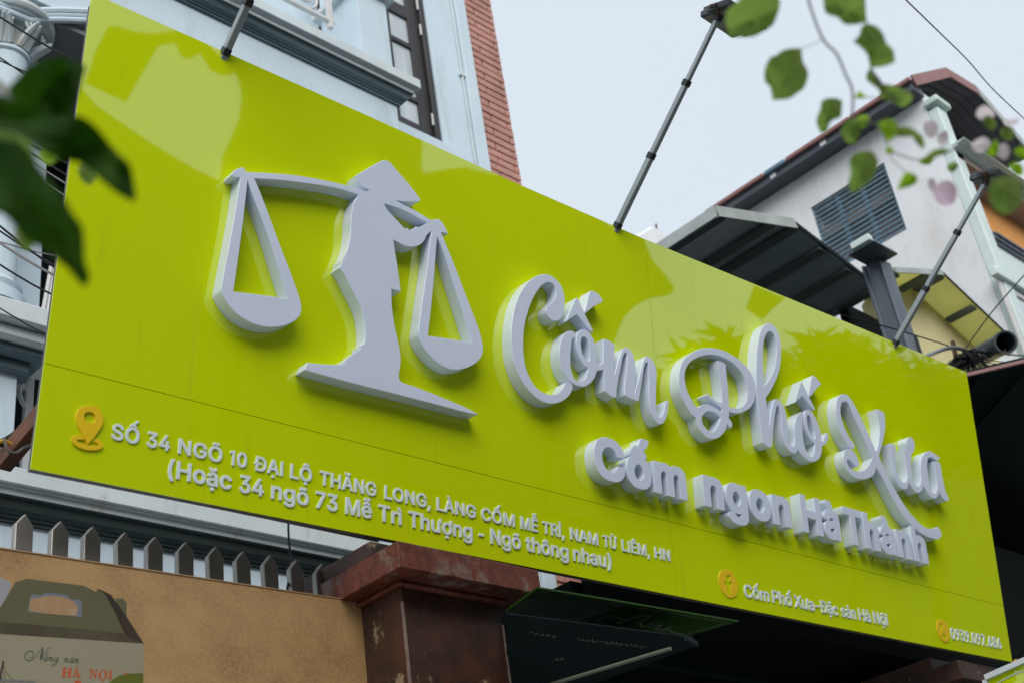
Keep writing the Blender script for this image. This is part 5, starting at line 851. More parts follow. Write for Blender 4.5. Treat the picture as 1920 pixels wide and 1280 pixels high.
pb = thing('poster_board', 'tan printed board with a picture of a carrying box, in front of the pickets', 'poster', Yp(300, 1200, 3.2))
YP = 3.2
zA, zB = Yp(0, 1027, YP), Yp(708, 1132, YP); zB.x = Yp(708, 1132, YP).x
MB().prism([(.7, YP, zA.z-(zB.z-zA.z)*.55), (zB.x, YP, zB.z), (zB.x, YP, 1.6), (.7, YP, 1.6)], (0, .02, 0)).build('board', MT['poster'], pb)
MB().bar((.7, YP-.001, zA.z-(zB.z-zA.z)*.55), (zB.x, YP-.001, zB.z), .004, .003).build('edge_strip', MT['tanp'], pb)
PF = (V3((0, YP, 0)), V3((1, 0, 0)), V3((0, 0, 1)), V3((0, -1, 0)))
def prt(txt, m, lvl, name='print', holes=(), k=4, org=(0, 940, 3.764)):
    cs = []
    for t in (txt, *holes):
        cs.append([(lambda q: (q.x, q.z))(Yp(org[0]+x/org[2], org[1]+y/org[2], YP)) for x, y in outline(t, k)])
    return shape(name, cs, PF, .0004, MT[m], pb, .0001, base=.0004*lvl+.0002)
hole = "220,660 290,660 322,645 400,648 470,660 500,690 572,700 575,815c 470,805 300,790 194,780c"
prt("814,680c 870,682c 893,710c 893,830c 850,800c", 'olive', 0, 'box_picture')
prt("-200,800c -160,500 -40,520 0,530c 80,572c 60,640 10,740 -40,845c -200,845c", 'greyp', 0, 'box_picture')
prt("-120,840c 0,745c 60,650 105,570c 190,542c 590,592c 675,635c 690,612c 780,655c 875,930c 400,885 -120,840c", 'olive', 1, 'box_picture')
prt(hole, 'bluep', 2, 'box_picture')
prt("205,770c 215,690 250,680 330,667 430,672 510,700 545,740 540,805c 470,802 300,788", 'tanp', 3, 'box_picture')
prt("-200,842c 0,847c 450,885 880,930c 950,970 1012,1000c 500,965 0,932c -200,915c", 'brownp', 2, 'box_picture')
prt("735,645c 690,612c 780,655c 870,780 1012,1000c 950,975 880,932c 800,760", 'darkp', 3, 'box_picture')
prt("-200,915c 0,932c 500,965 1012,1000c 1011,1500c -200,1500c", 'creamp', 1, 'box_picture')
prt("740,1300c 800,1250 870,1215 930,1212 1008,1208c 1008,1500c 740,1500c", 'hillp', 2, 'box_picture')
prt("878,1225c 876,1205 882,1198 888,1208 887,1226c", 'orangep', 3, 'box_picture')
def stroke(pts, w, m, lvl, name='print', org=(0, 1180, 6.4), closed=False, ws=None):
    P = [Yp(org[0]+x/org[2], org[1]+y/org[2], YP) for x, y in pts]
    P = catmull([(p.x, 0, p.z) for p in P], 5); n = len(P); L_, R_ = [], []
    for i, p in enumerate(P):
        d = (P[min(i+1, n-1)]-P[max(i-1, 0)]).normalized(); q = V3((-d.z, 0, d.x))
        ww = w if ws is None else ws[0]+(ws[1]-ws[0])*math.sin(math.pi*i/(n-1))
        L_.append((p.x+q.x*ww/2, p.z+q.z*ww/2)); R_.append((p.x-q.x*ww/2, p.z-q.z*ww/2))
    return shape(name, [L_+R_[::-1]], PF, .0004, MT[m], pb, .00005, base=.0004*lvl+.0002)
# rigging of the printed junk
stroke([(36, 372), (30, 420), (10, 500), (2, 600)], .004, 'darkp', 3, 'ship_picture'); stroke([(40, 410), (70, 500), (150, 600)], .0008, 'darkp', 2, 'ship_picture')
stroke([(34, 410), (40, 500), (62, 600)], .0008, 'darkp', 3, 'ship_picture'); stroke([(0, 540), (30, 590), (50, 640)], .0008, 'darkp', 2, 'ship_picture')
prt("-40,598c 200,604 400,612 432,598 420,620 380,628 200,622 -40,622c", 'bluep', 3, 'ship_picture', org=(0, 1180, 6.4))
# "Nồng nàn" in a copperplate hand
G3 = 'greenp'
stroke([(340, 334), (385, 330), (402, 295), (385, 262), (340, 262), (300, 300), (310, 355), (360, 368), (420, 330), (470, 260), (515, 208)], 0, G3, 2, 'script_letter', ws=(.0008, .0020))
stroke([(512, 208), (505, 260), (492, 320), (482, 368)], 0, G3, 3, 'script_letter', ws=(.001, .0042))
stroke([(484, 370), (520, 300), (560, 235), (590, 214), (608, 220)], .0010, G3, 2, 'script_letter')
def minus(t, dx, dy=0):
    return [(x+dx, y+dy) for x, y in t]
stroke([(560, 318), (535, 325), (524, 350), (535, 370), (555, 362), (568, 338), (558, 318)], 0, G3, 3, 'script_letter', ws=(.0009, .0022))
stroke([(548, 300), (566, 285), (578, 302)], .0012, G3, 2, 'script_letter'); stroke([(566, 262), (576, 276)], .0015, G3, 3, 'script_letter')
N_ = [(586, 335), (596, 326), (592, 345), (582, 372)]; N2_ = [(584, 368), (605, 335), (622, 328), (620, 348), (612, 376), (632, 364)]
for dx, dy in ((0, 0), (184, 12), (310, 22)):
    stroke(minus(N_, dx, dy), .0014, G3, 2, 'script_letter'); stroke(minus(N2_, dx, dy), .0014, G3, 3, 'script_letter')
stroke([(690, 338), (665, 338), (650, 362), (662, 380), (682, 364), (694, 334), (680, 385), (655, 430), (630, 436), (628, 418), (660, 400), (702, 372)], 0, G3, 2, 'script_letter', ws=(.0010, .0017))
stroke([(872, 352), (848, 352), (836, 375), (848, 392), (864, 378), (876, 350), (866, 388), (884, 384)], 0, G3, 3, 'script_letter', ws=(.0010, .0018)); stroke([(866, 316), (880, 334)], .0016, G3, 2, 'script_letter')
# "HÀ NỘI" in heavy serifs
def serif(txts, lvl=2):
    for t in txts: prt(t, 'orangep', lvl, 'serif_letter', org=(0, 1180, 6.4))
serif(["740,450c 798,453c 798,462c 788,462c 784,506c 818,508c 822,465c 810,464c 811,455c 866,459c 865,468c 855,468c 846,564c 857,565c 856,574c 800,571c 801,562c 812,562c 817,518c 783,516c 778,560c 790,561c 789,570c 732,567c 733,558c 744,558c 753,460c 740,459c"])
prt("905,462c 922,462c 956,566c 972,568c 971,577c 915,574c 916,565c 928,565c 922,545c 893,543c 886,562c 898,563c 897,572c 862,570c 863,561c 874,560c", 'orangep', 2, 'serif_letter', holes=("912,486c 921,535c 897,533c",), org=(0, 1180, 6.4))
serif(["905,424c 922,426c 938,450c 928,452c", "1068,468c 1106,470c 1142,545c 1147,486c 1135,484c 1136,475c 1172,478c 1171,487c 1159,486c 1151,585c 1140,584c 1094,498c 1089,572c 1102,574c 1101,583c 1062,580c 1063,571c 1076,570c 1084,478c 1068,477c",
       "1300,482c 1352,486c 1351,495c 1340,495c 1333,585c 1345,586c 1344,595c 1290,591c 1291,582c 1303,582c 1311,492c 1299,491c", "1218,474c 1240,456c 1256,478c 1238,468c", "1218,600 1228,598 1240,606 1238,622 1226,628 1214,620"])
prt("1236,484 1268,492 1284,520 1282,560 1262,588 1228,594 1196,586 1180,560 1182,522 1202,494", 'orangep', 2, 'serif_letter', holes=("1233,492 1250,500 1256,530 1252,568 1230,586 1212,574 1208,540 1214,504",), org=(0, 1180, 6.4))
prt("890,640c 895,615 930,605 965,618 975,645c", 'orangep', 2, 'serif_letter', org=(0, 1180, 6.4))

def pillar(xa, xb, label, front=2.9, deep=1.25, beam=.55, g='granite'):
    t = thing('gate_pillar', label, 'pillar', ((xa+xb)/2, front+.4, 0), 'granite gate pillars')
    G = MT[g]
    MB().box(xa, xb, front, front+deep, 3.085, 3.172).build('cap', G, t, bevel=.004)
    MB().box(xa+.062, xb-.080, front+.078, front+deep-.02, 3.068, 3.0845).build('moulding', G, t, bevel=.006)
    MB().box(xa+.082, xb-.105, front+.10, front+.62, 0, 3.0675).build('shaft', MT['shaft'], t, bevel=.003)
    MB().box(xa+.078, xa+.0835, front+.094, front+.104, 0, 3.02).build('corner_grout', MT['mortardirt'], t)
    MB().box(xb-.108, xb-.1035, front+.094, front+.102, 0, 3.0).build('corner_grout', MT['mortardirt'], t)
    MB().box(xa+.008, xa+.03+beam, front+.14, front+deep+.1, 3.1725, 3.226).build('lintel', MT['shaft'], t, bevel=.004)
    return t
pillar(2.532, 3.14, 'stained red granite gate pillar with a wide cap under the middle of the sign, beside the tan board')
pillar(5.90, 6.50, 'red granite gate pillar cap under the right end of the sign, partly cut off by the picture', g='shaft')  # cap takes the darker granite too, painting in its shade
# red beam of the second pillar runs back into the dark
# ------------------------------------------------------------------ dark shop front under the sign
shop = thing('shop_interior', 'unlit shop front under the right half of the sign, almost black', 'shop', (5.5, 4.5, 0))
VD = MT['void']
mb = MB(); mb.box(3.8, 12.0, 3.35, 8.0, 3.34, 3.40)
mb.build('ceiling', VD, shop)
MB().box(3.86, 12.0, 3.30, 3.345, 3.335, 4.2).build('dark_fill_panel', VD, shop)  # added black panel, keeps the bright gap above the ceiling dark
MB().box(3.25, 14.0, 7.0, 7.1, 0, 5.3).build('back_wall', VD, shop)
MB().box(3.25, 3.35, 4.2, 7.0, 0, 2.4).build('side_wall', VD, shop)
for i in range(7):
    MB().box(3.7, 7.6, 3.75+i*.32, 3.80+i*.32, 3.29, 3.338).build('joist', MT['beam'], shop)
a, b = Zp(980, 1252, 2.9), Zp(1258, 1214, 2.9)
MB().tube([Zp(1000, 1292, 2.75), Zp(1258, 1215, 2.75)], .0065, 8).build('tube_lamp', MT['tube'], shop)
# hanging green board with grey script
hb_ = thing('hanging_board', 'dark green board with grey script lettering hanging in the shade between the two pillars', 'sign', Yp(1180, 1150, 3.5))
YH = 3.42
def onh(px, py, z=3.02):
    return Zp(px, py, z)
q4 = [onh(1008, 1102), onh(1385, 1165), onh(1292, 1192), onh(948, 1146)]
# an underside: level sheet seen from below
MB().prism(q4, (0, 0, .006)).build('sheet', MT['darkgreen'], hb_)
HU = (q4[1]-q4[0]).normalized(); HV = V3((0, 0, 1)).cross(HU)
HV = -HV
HF = (q4[0], HU, HV if False else V3((HU.y, -HU.x, 0)), V3((0, 0, -1)))
def hcoord(px, py):
    q = onh(px, py)-HF[0]; return (q.dot(HF[1]), q.dot(HF[2]))
def hshape(pts, w, name='script_letter'):
    P = catmull([(x, y, 0) for x, y in (hcoord(*p) for p in pts)], 4); n = len(P); L_, R_ = [], []
    for i, p in enumerate(P):
        d = (P[min(i+1, n-1)]-P[max(i-1, 0)]).normalized(); L_.append((p.x-d.y*w/2, p.y+d.x*w/2)); R_.append((p.x+d.y*w/2, p.y-d.x*w/2))
    return shape(name, [L_+R_[::-1]], HF, .002, MT['faintprint'], hb_, .0002)
def C8(x, y): return (800+x/3.2, 1020+y/3.2)
for pts, w in (([(545, 385), (600, 345), (660, 335), (695, 350), (650, 375), (600, 385)], .03), ([(760, 420), (740, 400), (790, 385), (830, 400), (800, 420)], .014), ([(820, 420), (860, 400), (950, 400)], .012),
               ([(830, 425), (870, 412), (890, 430), (920, 420), (960, 445)], .010), ([(1020, 465), (1060, 440), (1130, 435), (1180, 455), (1140, 470)], .014), ([(1150, 478), (1250, 435), (1340, 430), (1280, 460), (1240, 480)], .013),
               ([(1230, 488), (1270, 470), (1300, 490), (1360, 465)], .011), ([(1330, 495), (1400, 480), (1380, 510), (1470, 492)], .012), ([(1400, 520), (1440, 505), (1480, 525), (1550, 540)], .009)):
    hshape([C8(*p) for p in pts], w)
for aa, bb in (((1012, 1107), (1368, 1166)), ((1368, 1166), (1290, 1186))):
    hshape([aa, ((aa[0]+bb[0])/2, (aa[1]+bb[1])/2), bb], .004, 'border_line')
MB().box(3.35, 5.3, 4.45, 4.50, 2.86, 2.90).build('rail', MT['beam'], hb_) if False else None

mbd = thing('menu_board', 'black hanging board with rows of faded grey writing below the dark green board', 'sign', Zp(1100, 1220, 2.8))
zq = 2.9
Q = [Zp(950, 1150, zq), Zp(1300, 1195, zq), Zp(1300, 1212, zq), Zp(1010, 1320, zq), Zp(950, 1320, zq)]
MB().prism(Q, (0, 0, .005)).build('sheet', MT['beam'], mbd)
MF = (Q[0], HU, V3((HU.y, -HU.x, 0)), V3((0, 0, -1)))
def mcoord(px, py):
    q = Zp(px, py, zq)-MF[0]; return (q.dot(MF[1]), q.dot(MF[2]))
rm = random.Random(9)
for (x0_, y0_, x1_, y1_) in ((992, 1186, 1045, 1194), (1080, 1198, 1215, 1214), (1040, 1236, 1060, 1232)):
    k = int((x1_-x0_)/9)
    for i in range(k):
        t = i/k; px = x0_+(x1_-x0_)*t; py = y0_+(y1_-y0_)*t
        pts = [(px, py+rm.uniform(-2, 2)), (px+3, py-3+rm.uniform(-1, 1)), (px+6, py+rm.uniform(-2, 2))]
        P = [mcoord(*p) for p in pts]; L_, R_ = [], []
        for j, p in enumerate(P):
            L_.append((p[0], p[1]+.004)); R_.append((p[0], p[1]-.004))
        shape('faded_writing', [L_+R_[::-1]], MF, .002, MT['faintprint'], mbd, .0002)
MB().bar(Zp(1286, 1196, 2.87), Zp(1306, 1208, 2.87), 0.015, .02).build('bracket', MT['beam'], mbd, bevel=.003)

# projecting lime sign at the very corner
ps = thing('projecting_sign', 'corner of a small grey framed lime sign at the bottom right of the picture', 'sign', Xp(1890, 1270, 5.6))
xs = 5.6
c1, c2 = Xp(1851, 1273, xs), Xp(1960, 1225, xs)
yn, yfz = c2.y, c1.y
MB().prism([c1, c2, (xs, yn, 2.3), (xs, yfz, 2.3)], (.12, 0, 0)).build('face', MT['green'], ps)
MB().bar(c1+V3((-.004, 0, .008)), c2+V3((-.004, 0, .008)), .03, .022).build('frame', MT['letter_side'], ps)
MB().bar(c1+V3((-.004, .008, .0)), V3((xs-.004, yfz+.008, 2.3)), .02, .022, (1, 0, 0)).build('frame', MT['letter_side'], ps)
dm = MB()
for i in range(26):
    t = i/26; p = Xp(1868+90*t, 1277-37*t+ (4*(1-t)**6), xs-.002); dm.add([p+V3((0, -.004, -.002)), p+V3((0, .003, -.002)), p+V3((0, .003, .002)), p+V3((0, -.004, .002)), p+V3((-.002, -.004, -.002)), p+V3((-.002, .003, -.002)), p+V3((-.002, .003, .002)), p+V3((-.002, -.004, .002))], [(0, 1, 2, 3), (4, 5, 6, 7), (0, 1, 5, 4), (2, 3, 7, 6), (1, 2, 6, 5), (3, 0, 4, 7)])
dm.build('dotted_border', MT['letter'], ps)
tag(MB().tube(catmull([Yp(1900, 1242, 2.88), Yp(1905, 1237, 2.88), Yp(1910, 1241, 2.88), Yp(1908, 1248, 2.88)], 4), .007, 8).build('tie_ring', MT['yellowcable'], None), 'small yellow ring above the corner of the projecting sign', 'ring')
# ------------------------------------------------------------------ steel canopies, post, neighbours on the right
def canopy(nm, label, pts_px, y0, depth, sheet, edge, thick=.10, rafters=4, cross=(.33, .66), ribs=True, th2=None):
    """roof of folded sheet: profile traced along its street edge, run back along y"""
    P = [Yp(px, py, y0) for px, py in pts_px]
    t = thing(nm, label, 'canopy', P[0])
    y1 = y0+depth
    for i in range(len(P)-1):
        a, b = P[i], P[i+1]
        d = (b-a).normalized(); n = V3((-d.z, 0, d.x))
        if n.z < 0: n = -n
        q = [a, b, b+n*.02, a+n*.02]
        MB().prism(q, (0, depth, 0)).build('roof_sheet', MT[sheet], t, sm=False)
        rb = MB(); k = int(depth/.12) if ribs else 0
        for j in range(k):
            y = y0+.06+j*.12; rb.hexa([a+V3((0, y-y0, 0))-n*.010, b+V3((0, y-y0, 0))-n*.010, b+V3((0, y-y0+.05, 0))-n*.010, a+V3((0, y-y0+.05, 0))-n*.010,
                                       a+V3((0, y-y0, 0))-n*.001, b+V3((0, y-y0, 0))-n*.001, b+V3((0, y-y0+.05, 0))-n*.001, a+V3((0, y-y0+.05, 0))-n*.001])
        if k: rb.build('corrugation', MT[sheet], t, sm=False)['kind'] = 'stuff'
        th = (thick if i == 0 else (th2 or thick))*.5
        MB().hexa([a+V3((0, -.012, 0))-n*th, b+V3((0, -.012, 0))-n*th, b+V3((0, -.001, 0))-n*th, a+V3((0, -.001, 0))-n*th,
                   a+V3((0, -.012, 0))+n*th, b+V3((0, -.012, 0))+n*th, b+V3((0, -.001, 0))+n*th, a+V3((0, -.001, 0))+n*th]).build('flashing', MT[edge if i == 0 else 'beam'], t)
    for i in range(len(P)-1):
        a, b = P[i], P[i+1]; L_ = (b-a).length
        for j in range(rafters+1 if i else 2):
            c = a+(b-a)*((j+.0)/(rafters)) if i else a+(b-a)*(j*.62+.06)
            MB().box(c.x-.045, c.x+.045, y0+.012, y1-.02, c.z-.040, c.z-.012).build('rafter', MT['canopybeam'], t)
        for f in cross:
            y = y0+depth*f
            MB().bar(V3((a.x, y, a.z-.058)), V3((b.x, y, b.z-.058)), .05, .03).build('purlin', MT['canopybeam'], t)
    return t, P
ca, CP = canopy('steel_canopy', 'large dark steel canopy with grey flashing rising above the middle of the sign', [(1343, 397), (1490, 420), (1642, 536)], 4.0, 2.1, 'canopy_sheet', 'canopy_edge', thick=.085, th2=.035, rafters=3, cross=(.5,), ribs=False)
e0 = CP[0]
MB().box(e0.x-.02, e0.x-.001, 4.0, 6.1, e0.z-.05, e0.z+.04).build('side_flashing', MT['canopy_edge'], ca)
MB().box(7.1, CP[2].x+.6, 5.9, 5.98, 0, e0.z+.1).build('back_panel', MT['beam'], ca)
cb, CQ = canopy('translucent_canopy', 'smaller canopy of yellowish sheets over the yellow wall, right of the steel post', [(1676, 507), (1766, 512), (1886, 626)], 4.0, .30, 'yellowsheet', 'canopy_edge', thick=.05, th2=.02, rafters=2, cross=(), ribs=False)

st = thing('chimney_stub', 'small broken grey concrete stub on the skyline above the middle of the sign', 'chimney', Yp(1222, 450, 7))
mb = MB().prism([Yp(1195, 440, 7), Yp(1222, 424, 7), Yp(1240, 432, 7), Yp(1250, 444, 7), Yp(1252, 520, 7), Yp(1195, 520, 7)], (0, .5, 0)); mb.build('block', MT['concrete'], st, bevel=.02)
MB().tube([Yp(1231, 430, 7.2), Yp(1230, 421, 7.2)], .012, 6).build('rebar', MT['rust'], st)

pp = thing('steel_post', 'blue grey steel post with a plate cap behind the right end of the sign', 'post', Yp(1680, 640, 3.6))
YQ = 3.6
P1, P2 = Yp(1645, 473, YQ), Yp(1666, 485, YQ); py1 = Xp(1618, 468, P1.x).y
ztop = Yp(1640, 446, 3.5).z-.04
MB().box(P1.x, P2.x+.01, YQ, YQ+.016, 5.4, ztop).build('flange', MT['post'], pp, bevel=.003)
MB().box(P1.x+.012, P1.x+.03, YQ+.0165, YQ+.13, 5.4, ztop).build('web', MT['post'], pp, bevel=.002)
MB().box(P1.x-.004, P2.x+.01, YQ+.1305, YQ+.155, 5.4, ztop).build('flange', MT['post'], pp, bevel=.003)
C1, C2 = Yp(1640, 450, 3.5), Yp(1682, 472, 3.5)
MB().box(C1.x-.02, C2.x, 3.5, 3.5+.22, ztop+.001, ztop+.018).build('cap_plate', MT['post'], pp, bevel=.003)
MB().box(C1.x-.075, C1.x-.021, 3.50, 3.66, ztop-.005, ztop+.05).build('cap_mortar', MT['mint'], pp, bevel=.008)
MB().bar(Yp(1716, 630, 3.3), Yp(1728, 668, 3.3), .018, .018).build('bracket', MT['black'], pp)

yh = thing('yellow_house', 'low yellow plastered house under the canopies, behind the steel post', 'house', Yp(1700, 620, 5.3))
ya, yb = Yp(1622, 560, 4.45).x, 14.5
zy = Yp(1622, 538, 4.302).z
MB().prism([(ya, 4.302, 5.3), (yb, 4.302, 5.3), (yb, 4.302, CQ[2].z-.10), (CQ[2].x, 4.302, CQ[2].z+.012), (CQ[1].x, 4.302, CQ[1].z+.012), (CQ[0].x, 4.302, CQ[0].z+.012), (Yp(1672, 505, 4.302).x, 4.302, Yp(1672, 510, 4.302).z), (ya, 4.302, zy)], (0, .2, 0)).build('wall', MT['yellow'], yh, sm=False)
MB().box(CP[2].x+.03, ya-.002, 4.31, 4.38, 5.0, CP[2].z+.02).build('shaded_wall', MT['void'], yh)  # shade beside the canopy painted as a near-black wall

gh = thing('grey_house', 'tall grey rendered house with a blue louvred window and dark overhanging roof at upper right', 'house', (12, 4.32, 0))
GX, GY = 12.0, Xp(1726, 175, 12.0).y
R0 = Xp(1712, 153, 11.92); yr = R0.y-.05
ze = Xp(1500, 316, GX).z
wy0, wy1 = Xp(1655, 300, GX).y, Xp(1520, 390, GX).y
wz0, wz1 = Xp(1700, 430, GX).z, Xp(1520, 390, GX).z
ze = R0.z-.10
mb = MB(); mb.box(GX, GX+.3, GY, wy0, 0, ze); mb.box(GX, GX+.3, wy1, 10.5, 0, ze); mb.box(GX, GX+.3, wy0, wy1, 0, wz0); mb.box(GX, GX+.3, wy0, wy1, wz1, ze)
mb.build('wall', MT['concrete'], gh)
# louvred window: glass behind, one blade at a time
lw = MB().box(GX+.20, GX+.22, wy0, wy1, wz0, wz1).build('window', MT['dirtyglass'], gh)
nb = 15
for i in range(nb):
    z = wz0+.04+(wz1-wz0-.06)*i/(nb-1)
    MB().hexa([(GX+.02, wy0+.004, z-.012), (GX+.028, wy0+.004, z-.018), (GX+.028, wy1-.004, z-.018), (GX+.02, wy1-.004, z-.012),
               (GX+.02, wy0+.004, z+.012), (GX+.028, wy0+.004, z+.006), (GX+.028, wy1-.004, z+.006), (GX+.02, wy1-.004, z+.012)]).build('slat', MT['blind'], lw)
for f in (.02, .33, .36, .65, .68, .98):
    y = wy0+(wy1-wy0)*f
    MB().box(GX+.03, GX+.05, y-.012, y+.012, wz0+.004, wz1-.004).build('mullion', MT['blind'], lw)
# roof: folded sheet with red verge, overhanging the street
R1 = Yp(1776, 138, yr); R2 = Yp(1832, 172, yr); R3 = Yp(1935, 290, yr)
R0 = Yp(1712, 153, yr)
for a, b, m in ((R0, R1, 'redtrim'), (R1, R2, 'redtrim'), (R2, R3, 'canopy_edge')):
    d = (b-a).normalized(); n = V3((-d.z, 0, d.x)); n = n if n.z > 0 else -n
    MB().prism([a, b, b+n*.03, a+n*.03], (0, 7.0, 0)).build('roof', MT['roofdark'], gh, sm=False)
    MB().hexa([a+V3((0, -.02, 0))-n*.06, b+V3((0, -.02, 0))-n*.06, b-n*.06, a-n*.06, a+V3((0, -.02, 0))+n*.07, b+V3((0, -.02, 0))+n*.07, b+n*.07, a+n*.07]).build('verge', MT[m], gh)
    for j in range(1, 4):
        y = yr+j*.55
        MB().bar(V3((a.x, y, a.z-.06)), V3((b.x, y, b.z-.06)), .05, .08).build('purlin', MT['beam'], gh)
    rb = MB()
    for j in range(36):
        y = yr+.05+j*.1
        q = [a+V3((0, y-yr, 0)), b+V3((0, y-yr, 0)), b+V3((0, y-yr+.03, 0)), a+V3((0, y-yr+.03, 0))]
        rb.hexa([p-n*.015 for p in q]+[p-n*.001 for p in q])
    rb.build('corrugation', MT['roofdark'], gh, sm=False)
# eave gutter along the side, red with blue patch pieces, and rafter ends
zE = R0.z
for (pa_, pb2, m) in (((1330, 418), (1440, 344), 'redtrim'), ((1440, 344), (1480, 317), 'blind'), ((1480, 317), (1600, 233), 'redtrim'), ((1600, 233), (1712, 155), 'redtrim')):
    ex = R0.x-.02
    a, b = Xp(*pa_, ex), Xp(*pb2, ex)
    MB().box(ex-.05, ex, b.y+.006, a.y-.006, R0.z-.01, R0.z+.045).build('gutter', MT[m], gh, bevel=.012)
MB().box(ex+.001, 12.0, yr+.02, 10.5, R0.z-.10, R0.z-.012).build('eave', MT['roofdark'], gh)
for px in (1452, 1545, 1600):
    y = Xp(px, 340-(px-1450)*.68, ex).y
    MB().box(ex-.004, ex+.0005, y-.04, y+.04, R0.z-.075, R0.z-.02).build('bracket', MT['concrete'], gh)
# street front: mint pilaster, cornices, deep balcony with brown ceiling, orange back wall
FY = GY
mt = thing('mint_house_front', 'pale mint green street front with mouldings and an orange balcony at the right edge', 'house front', (13, FY, 0))
xp0, xp1 = GX+.003, Yp(1772, 200, FY).x
MB().box(xp0, GX+.20, FY-.12, FY-.002, 0, ze-.30).build('pilaster', MT['mint'], mt, bevel=.01)
MB().box(xp0-.05, GX+.26, FY-.17, FY-.002, ze-.26, ze-.18).build('pilaster_cap', MT['mintgreen'], mt, bevel=.015)
zc2 = Yp(1741, 216, FY-.24).z; zc1 = Yp(1772, 264, FY-.14).z; hh = zc2-zc1
for k, (dy, f0, f1, m) in enumerate(((-.27, .78, 1.0, 'mint'), (-.235, .62, .775, 'mintgreen'), (-.21, .56, .615, 'mint'), (-.175, .22, .555, 'mint'), (-.155, .10, .215, 'mintgreen'), (-.14, .0, .095, 'mint'))):
    MB().box(GX+.0, 22, FY+dy, FY-.122, zc1+hh*f0, zc1+hh*f1).build('cornice', MT[m], mt, bevel=.008)
MB().box(GX+.0, 22, FY-.121, FY-.003, zc1, zc2).build('cornice_back', MT['mint'], mt)
zbf = Yp(1808, 385, FY-.2).z
MB().box(GX+.05, 22, FY-.12, FY+1.8, zc1-.09, zc1-.004).build('balcony_ceiling', MT['brownsoffit'], mt)
MB().box(GX+.31, GX+.36, FY, FY+1.8, zbf-.4, zc1-.10).build('side_wall', MT['brownsoffit'], mt)
yo = min(FY+1.5, max(FY+.15, Zp(1893, 378, zc1-.09).y))
MB().box(GX+.36, 22, yo, yo+.05, zbf-.5, zc1-.092).build('back_wall', MT['orange'], mt)
ring = [(GX+1.3+.10*math.cos(t*math.pi/9), FY+.55+.10*math.sin(t*math.pi/9), zc1-.10) for t in range(19)]
MB().tube(ring, .02, 8, cap=False).build('ceiling_lamp', MT['black'], mt)
for k, (dy, za_, zb2) in enumerate(((-.15, -.035, .0), (-.13, -.08, -.04), (-.11, -.12, -.085))):
    MB().box(GX+.21, 22, FY+dy, FY-.0, zbf+za_, zbf+zb2).build('balcony_rail', MT['post'], mt, bevel=.01)
MB().box(GX+.205, 22, FY-.08, FY+1.4, 0, zbf-.125).build('wall', MT['mint'], mt)
wxa, wza = Yp(1868, 528, FY-.08).x, Yp(1868, 528, FY-.08).z
MB().box(wxa-.1, wxa+2.2, FY-.16, FY-.081, wza+.02, wza+.12).build('window_hood', MT['mint'], mt, bevel=.01)
wf = MB()
for x in (wxa, wxa+.55, wxa+1.1, wxa+1.65): wf.box(x, x+.07, FY-.11, FY-.081, wza-2.4, wza)
wfo = wf.build('window', MT['white'], mt, bevel=.004)
for z in (wza-.07, wza-.75, wza-1.6):
    for x in (wxa, wxa+.55, wxa+1.1): MB().box(x+.071, x+.549, FY-.108, FY-.083, z, z+.06).build('glazing_bar', MT['white'], wfo)
for x in (wxa, wxa+.55, wxa+1.1): MB().box(x+.07, x+.55, FY-.09, FY-.085, wza-2.4, wza-.07).build('pane', MT['pane'], wfo)

# dark pipe and the cable knot
pipe = thing('drain_pipe', 'dark grey plastic pipe with an open end above the sign\'s top right corner', 'pipe', Yp(1840, 670, 3.1))
A_, B_ = Yp(1792, 690, 3.55), Yp(1886, 641, 2.85)
dr = (B_-A_).normalized(); n_ = 24
a_ = dr.orthogonal().normalized(); b_ = dr.cross(a_)
mb = MB(); ro, ri = .070, .062
rings = [(A_, ro), (B_-dr*.07, ro), (B_-dr*.068, ro*1.07), (B_, ro*1.07), (B_, ri), (B_-dr*.5, ri), (B_-dr*.5, 0.001)]
for c, r in rings:
    for j in range(n_):
        t = 2*math.pi*j/n_; mb.v.append(tuple(c+a_*math.cos(t)*r+b_*math.sin(t)*r))
for i in range(len(rings)-1):
    for j in range(n_): mb.f.append((i*n_+j, i*n_+(j+1) % n_, (i+1)*n_+(j+1) % n_, (i+1)*n_+j))
mb.build('tube', MT['pvc'], pipe)
MB().tube(catmull([Yp(1884, 655, 2.9), Yp(1888, 664, 2.9), Yp(1896, 664, 2.9), Yp(1896, 656, 2.9)], 4), .005, 6).build('hook', MT['cablegrey'], pipe)
cable([Yp(1730, 672, 2.95), Yp(1750, 662, 2.95), Yp(1780, 652, 3.0), Yp(1805, 655, 3.0), Yp(1822, 668, 3.05)], .013, 'pvc', 'thick curved grey conduit arching over the sign\'s top right edge')
kn = thing('cable_knot', 'tangle of black cables beside the open ended pipe', 'cables', Yp(1805, 675, 3.1))
rk = random.Random(4)
for i in range(14):
    a = Yp(1775+rk.uniform(-6, 10), 700+rk.uniform(-6, 6), 3.15); b = Yp(1800+rk.uniform(-10, 14), 672+rk.uniform(-10, 12), 3.1); c = Yp(1820+rk.uniform(-8, 20), 664+rk.uniform(-8, 14), 3.05)
    MB().tube(catmull([a, b, c, c+V3((rk.uniform(.0, .2), rk.uniform(-.05, .1), rk.uniform(-.1, .02)))], 5), rk.uniform(.004, .009), 6).build('strand', MT['cable'], kn)
MB().bar(Yp(1786, 640, 3.1), Yp(1792, 668, 3.1), .022, .022).build('stake', MT['rust'], kn)
for i in range(5):
    MB().tube(catmull([Yp(1822, 668+i*2, 3.0), Yp(1860, 676+i*5, 3.0), Yp(1925, 682+i*4, 3.0)], 4), .0032, 5).build('strand', MT['cable'], kn)
MB().bar(Yp(1840, 690, 3.3), Yp(1853, 712, 3.3), .03, .03).build('stake', MT['beam'], kn)

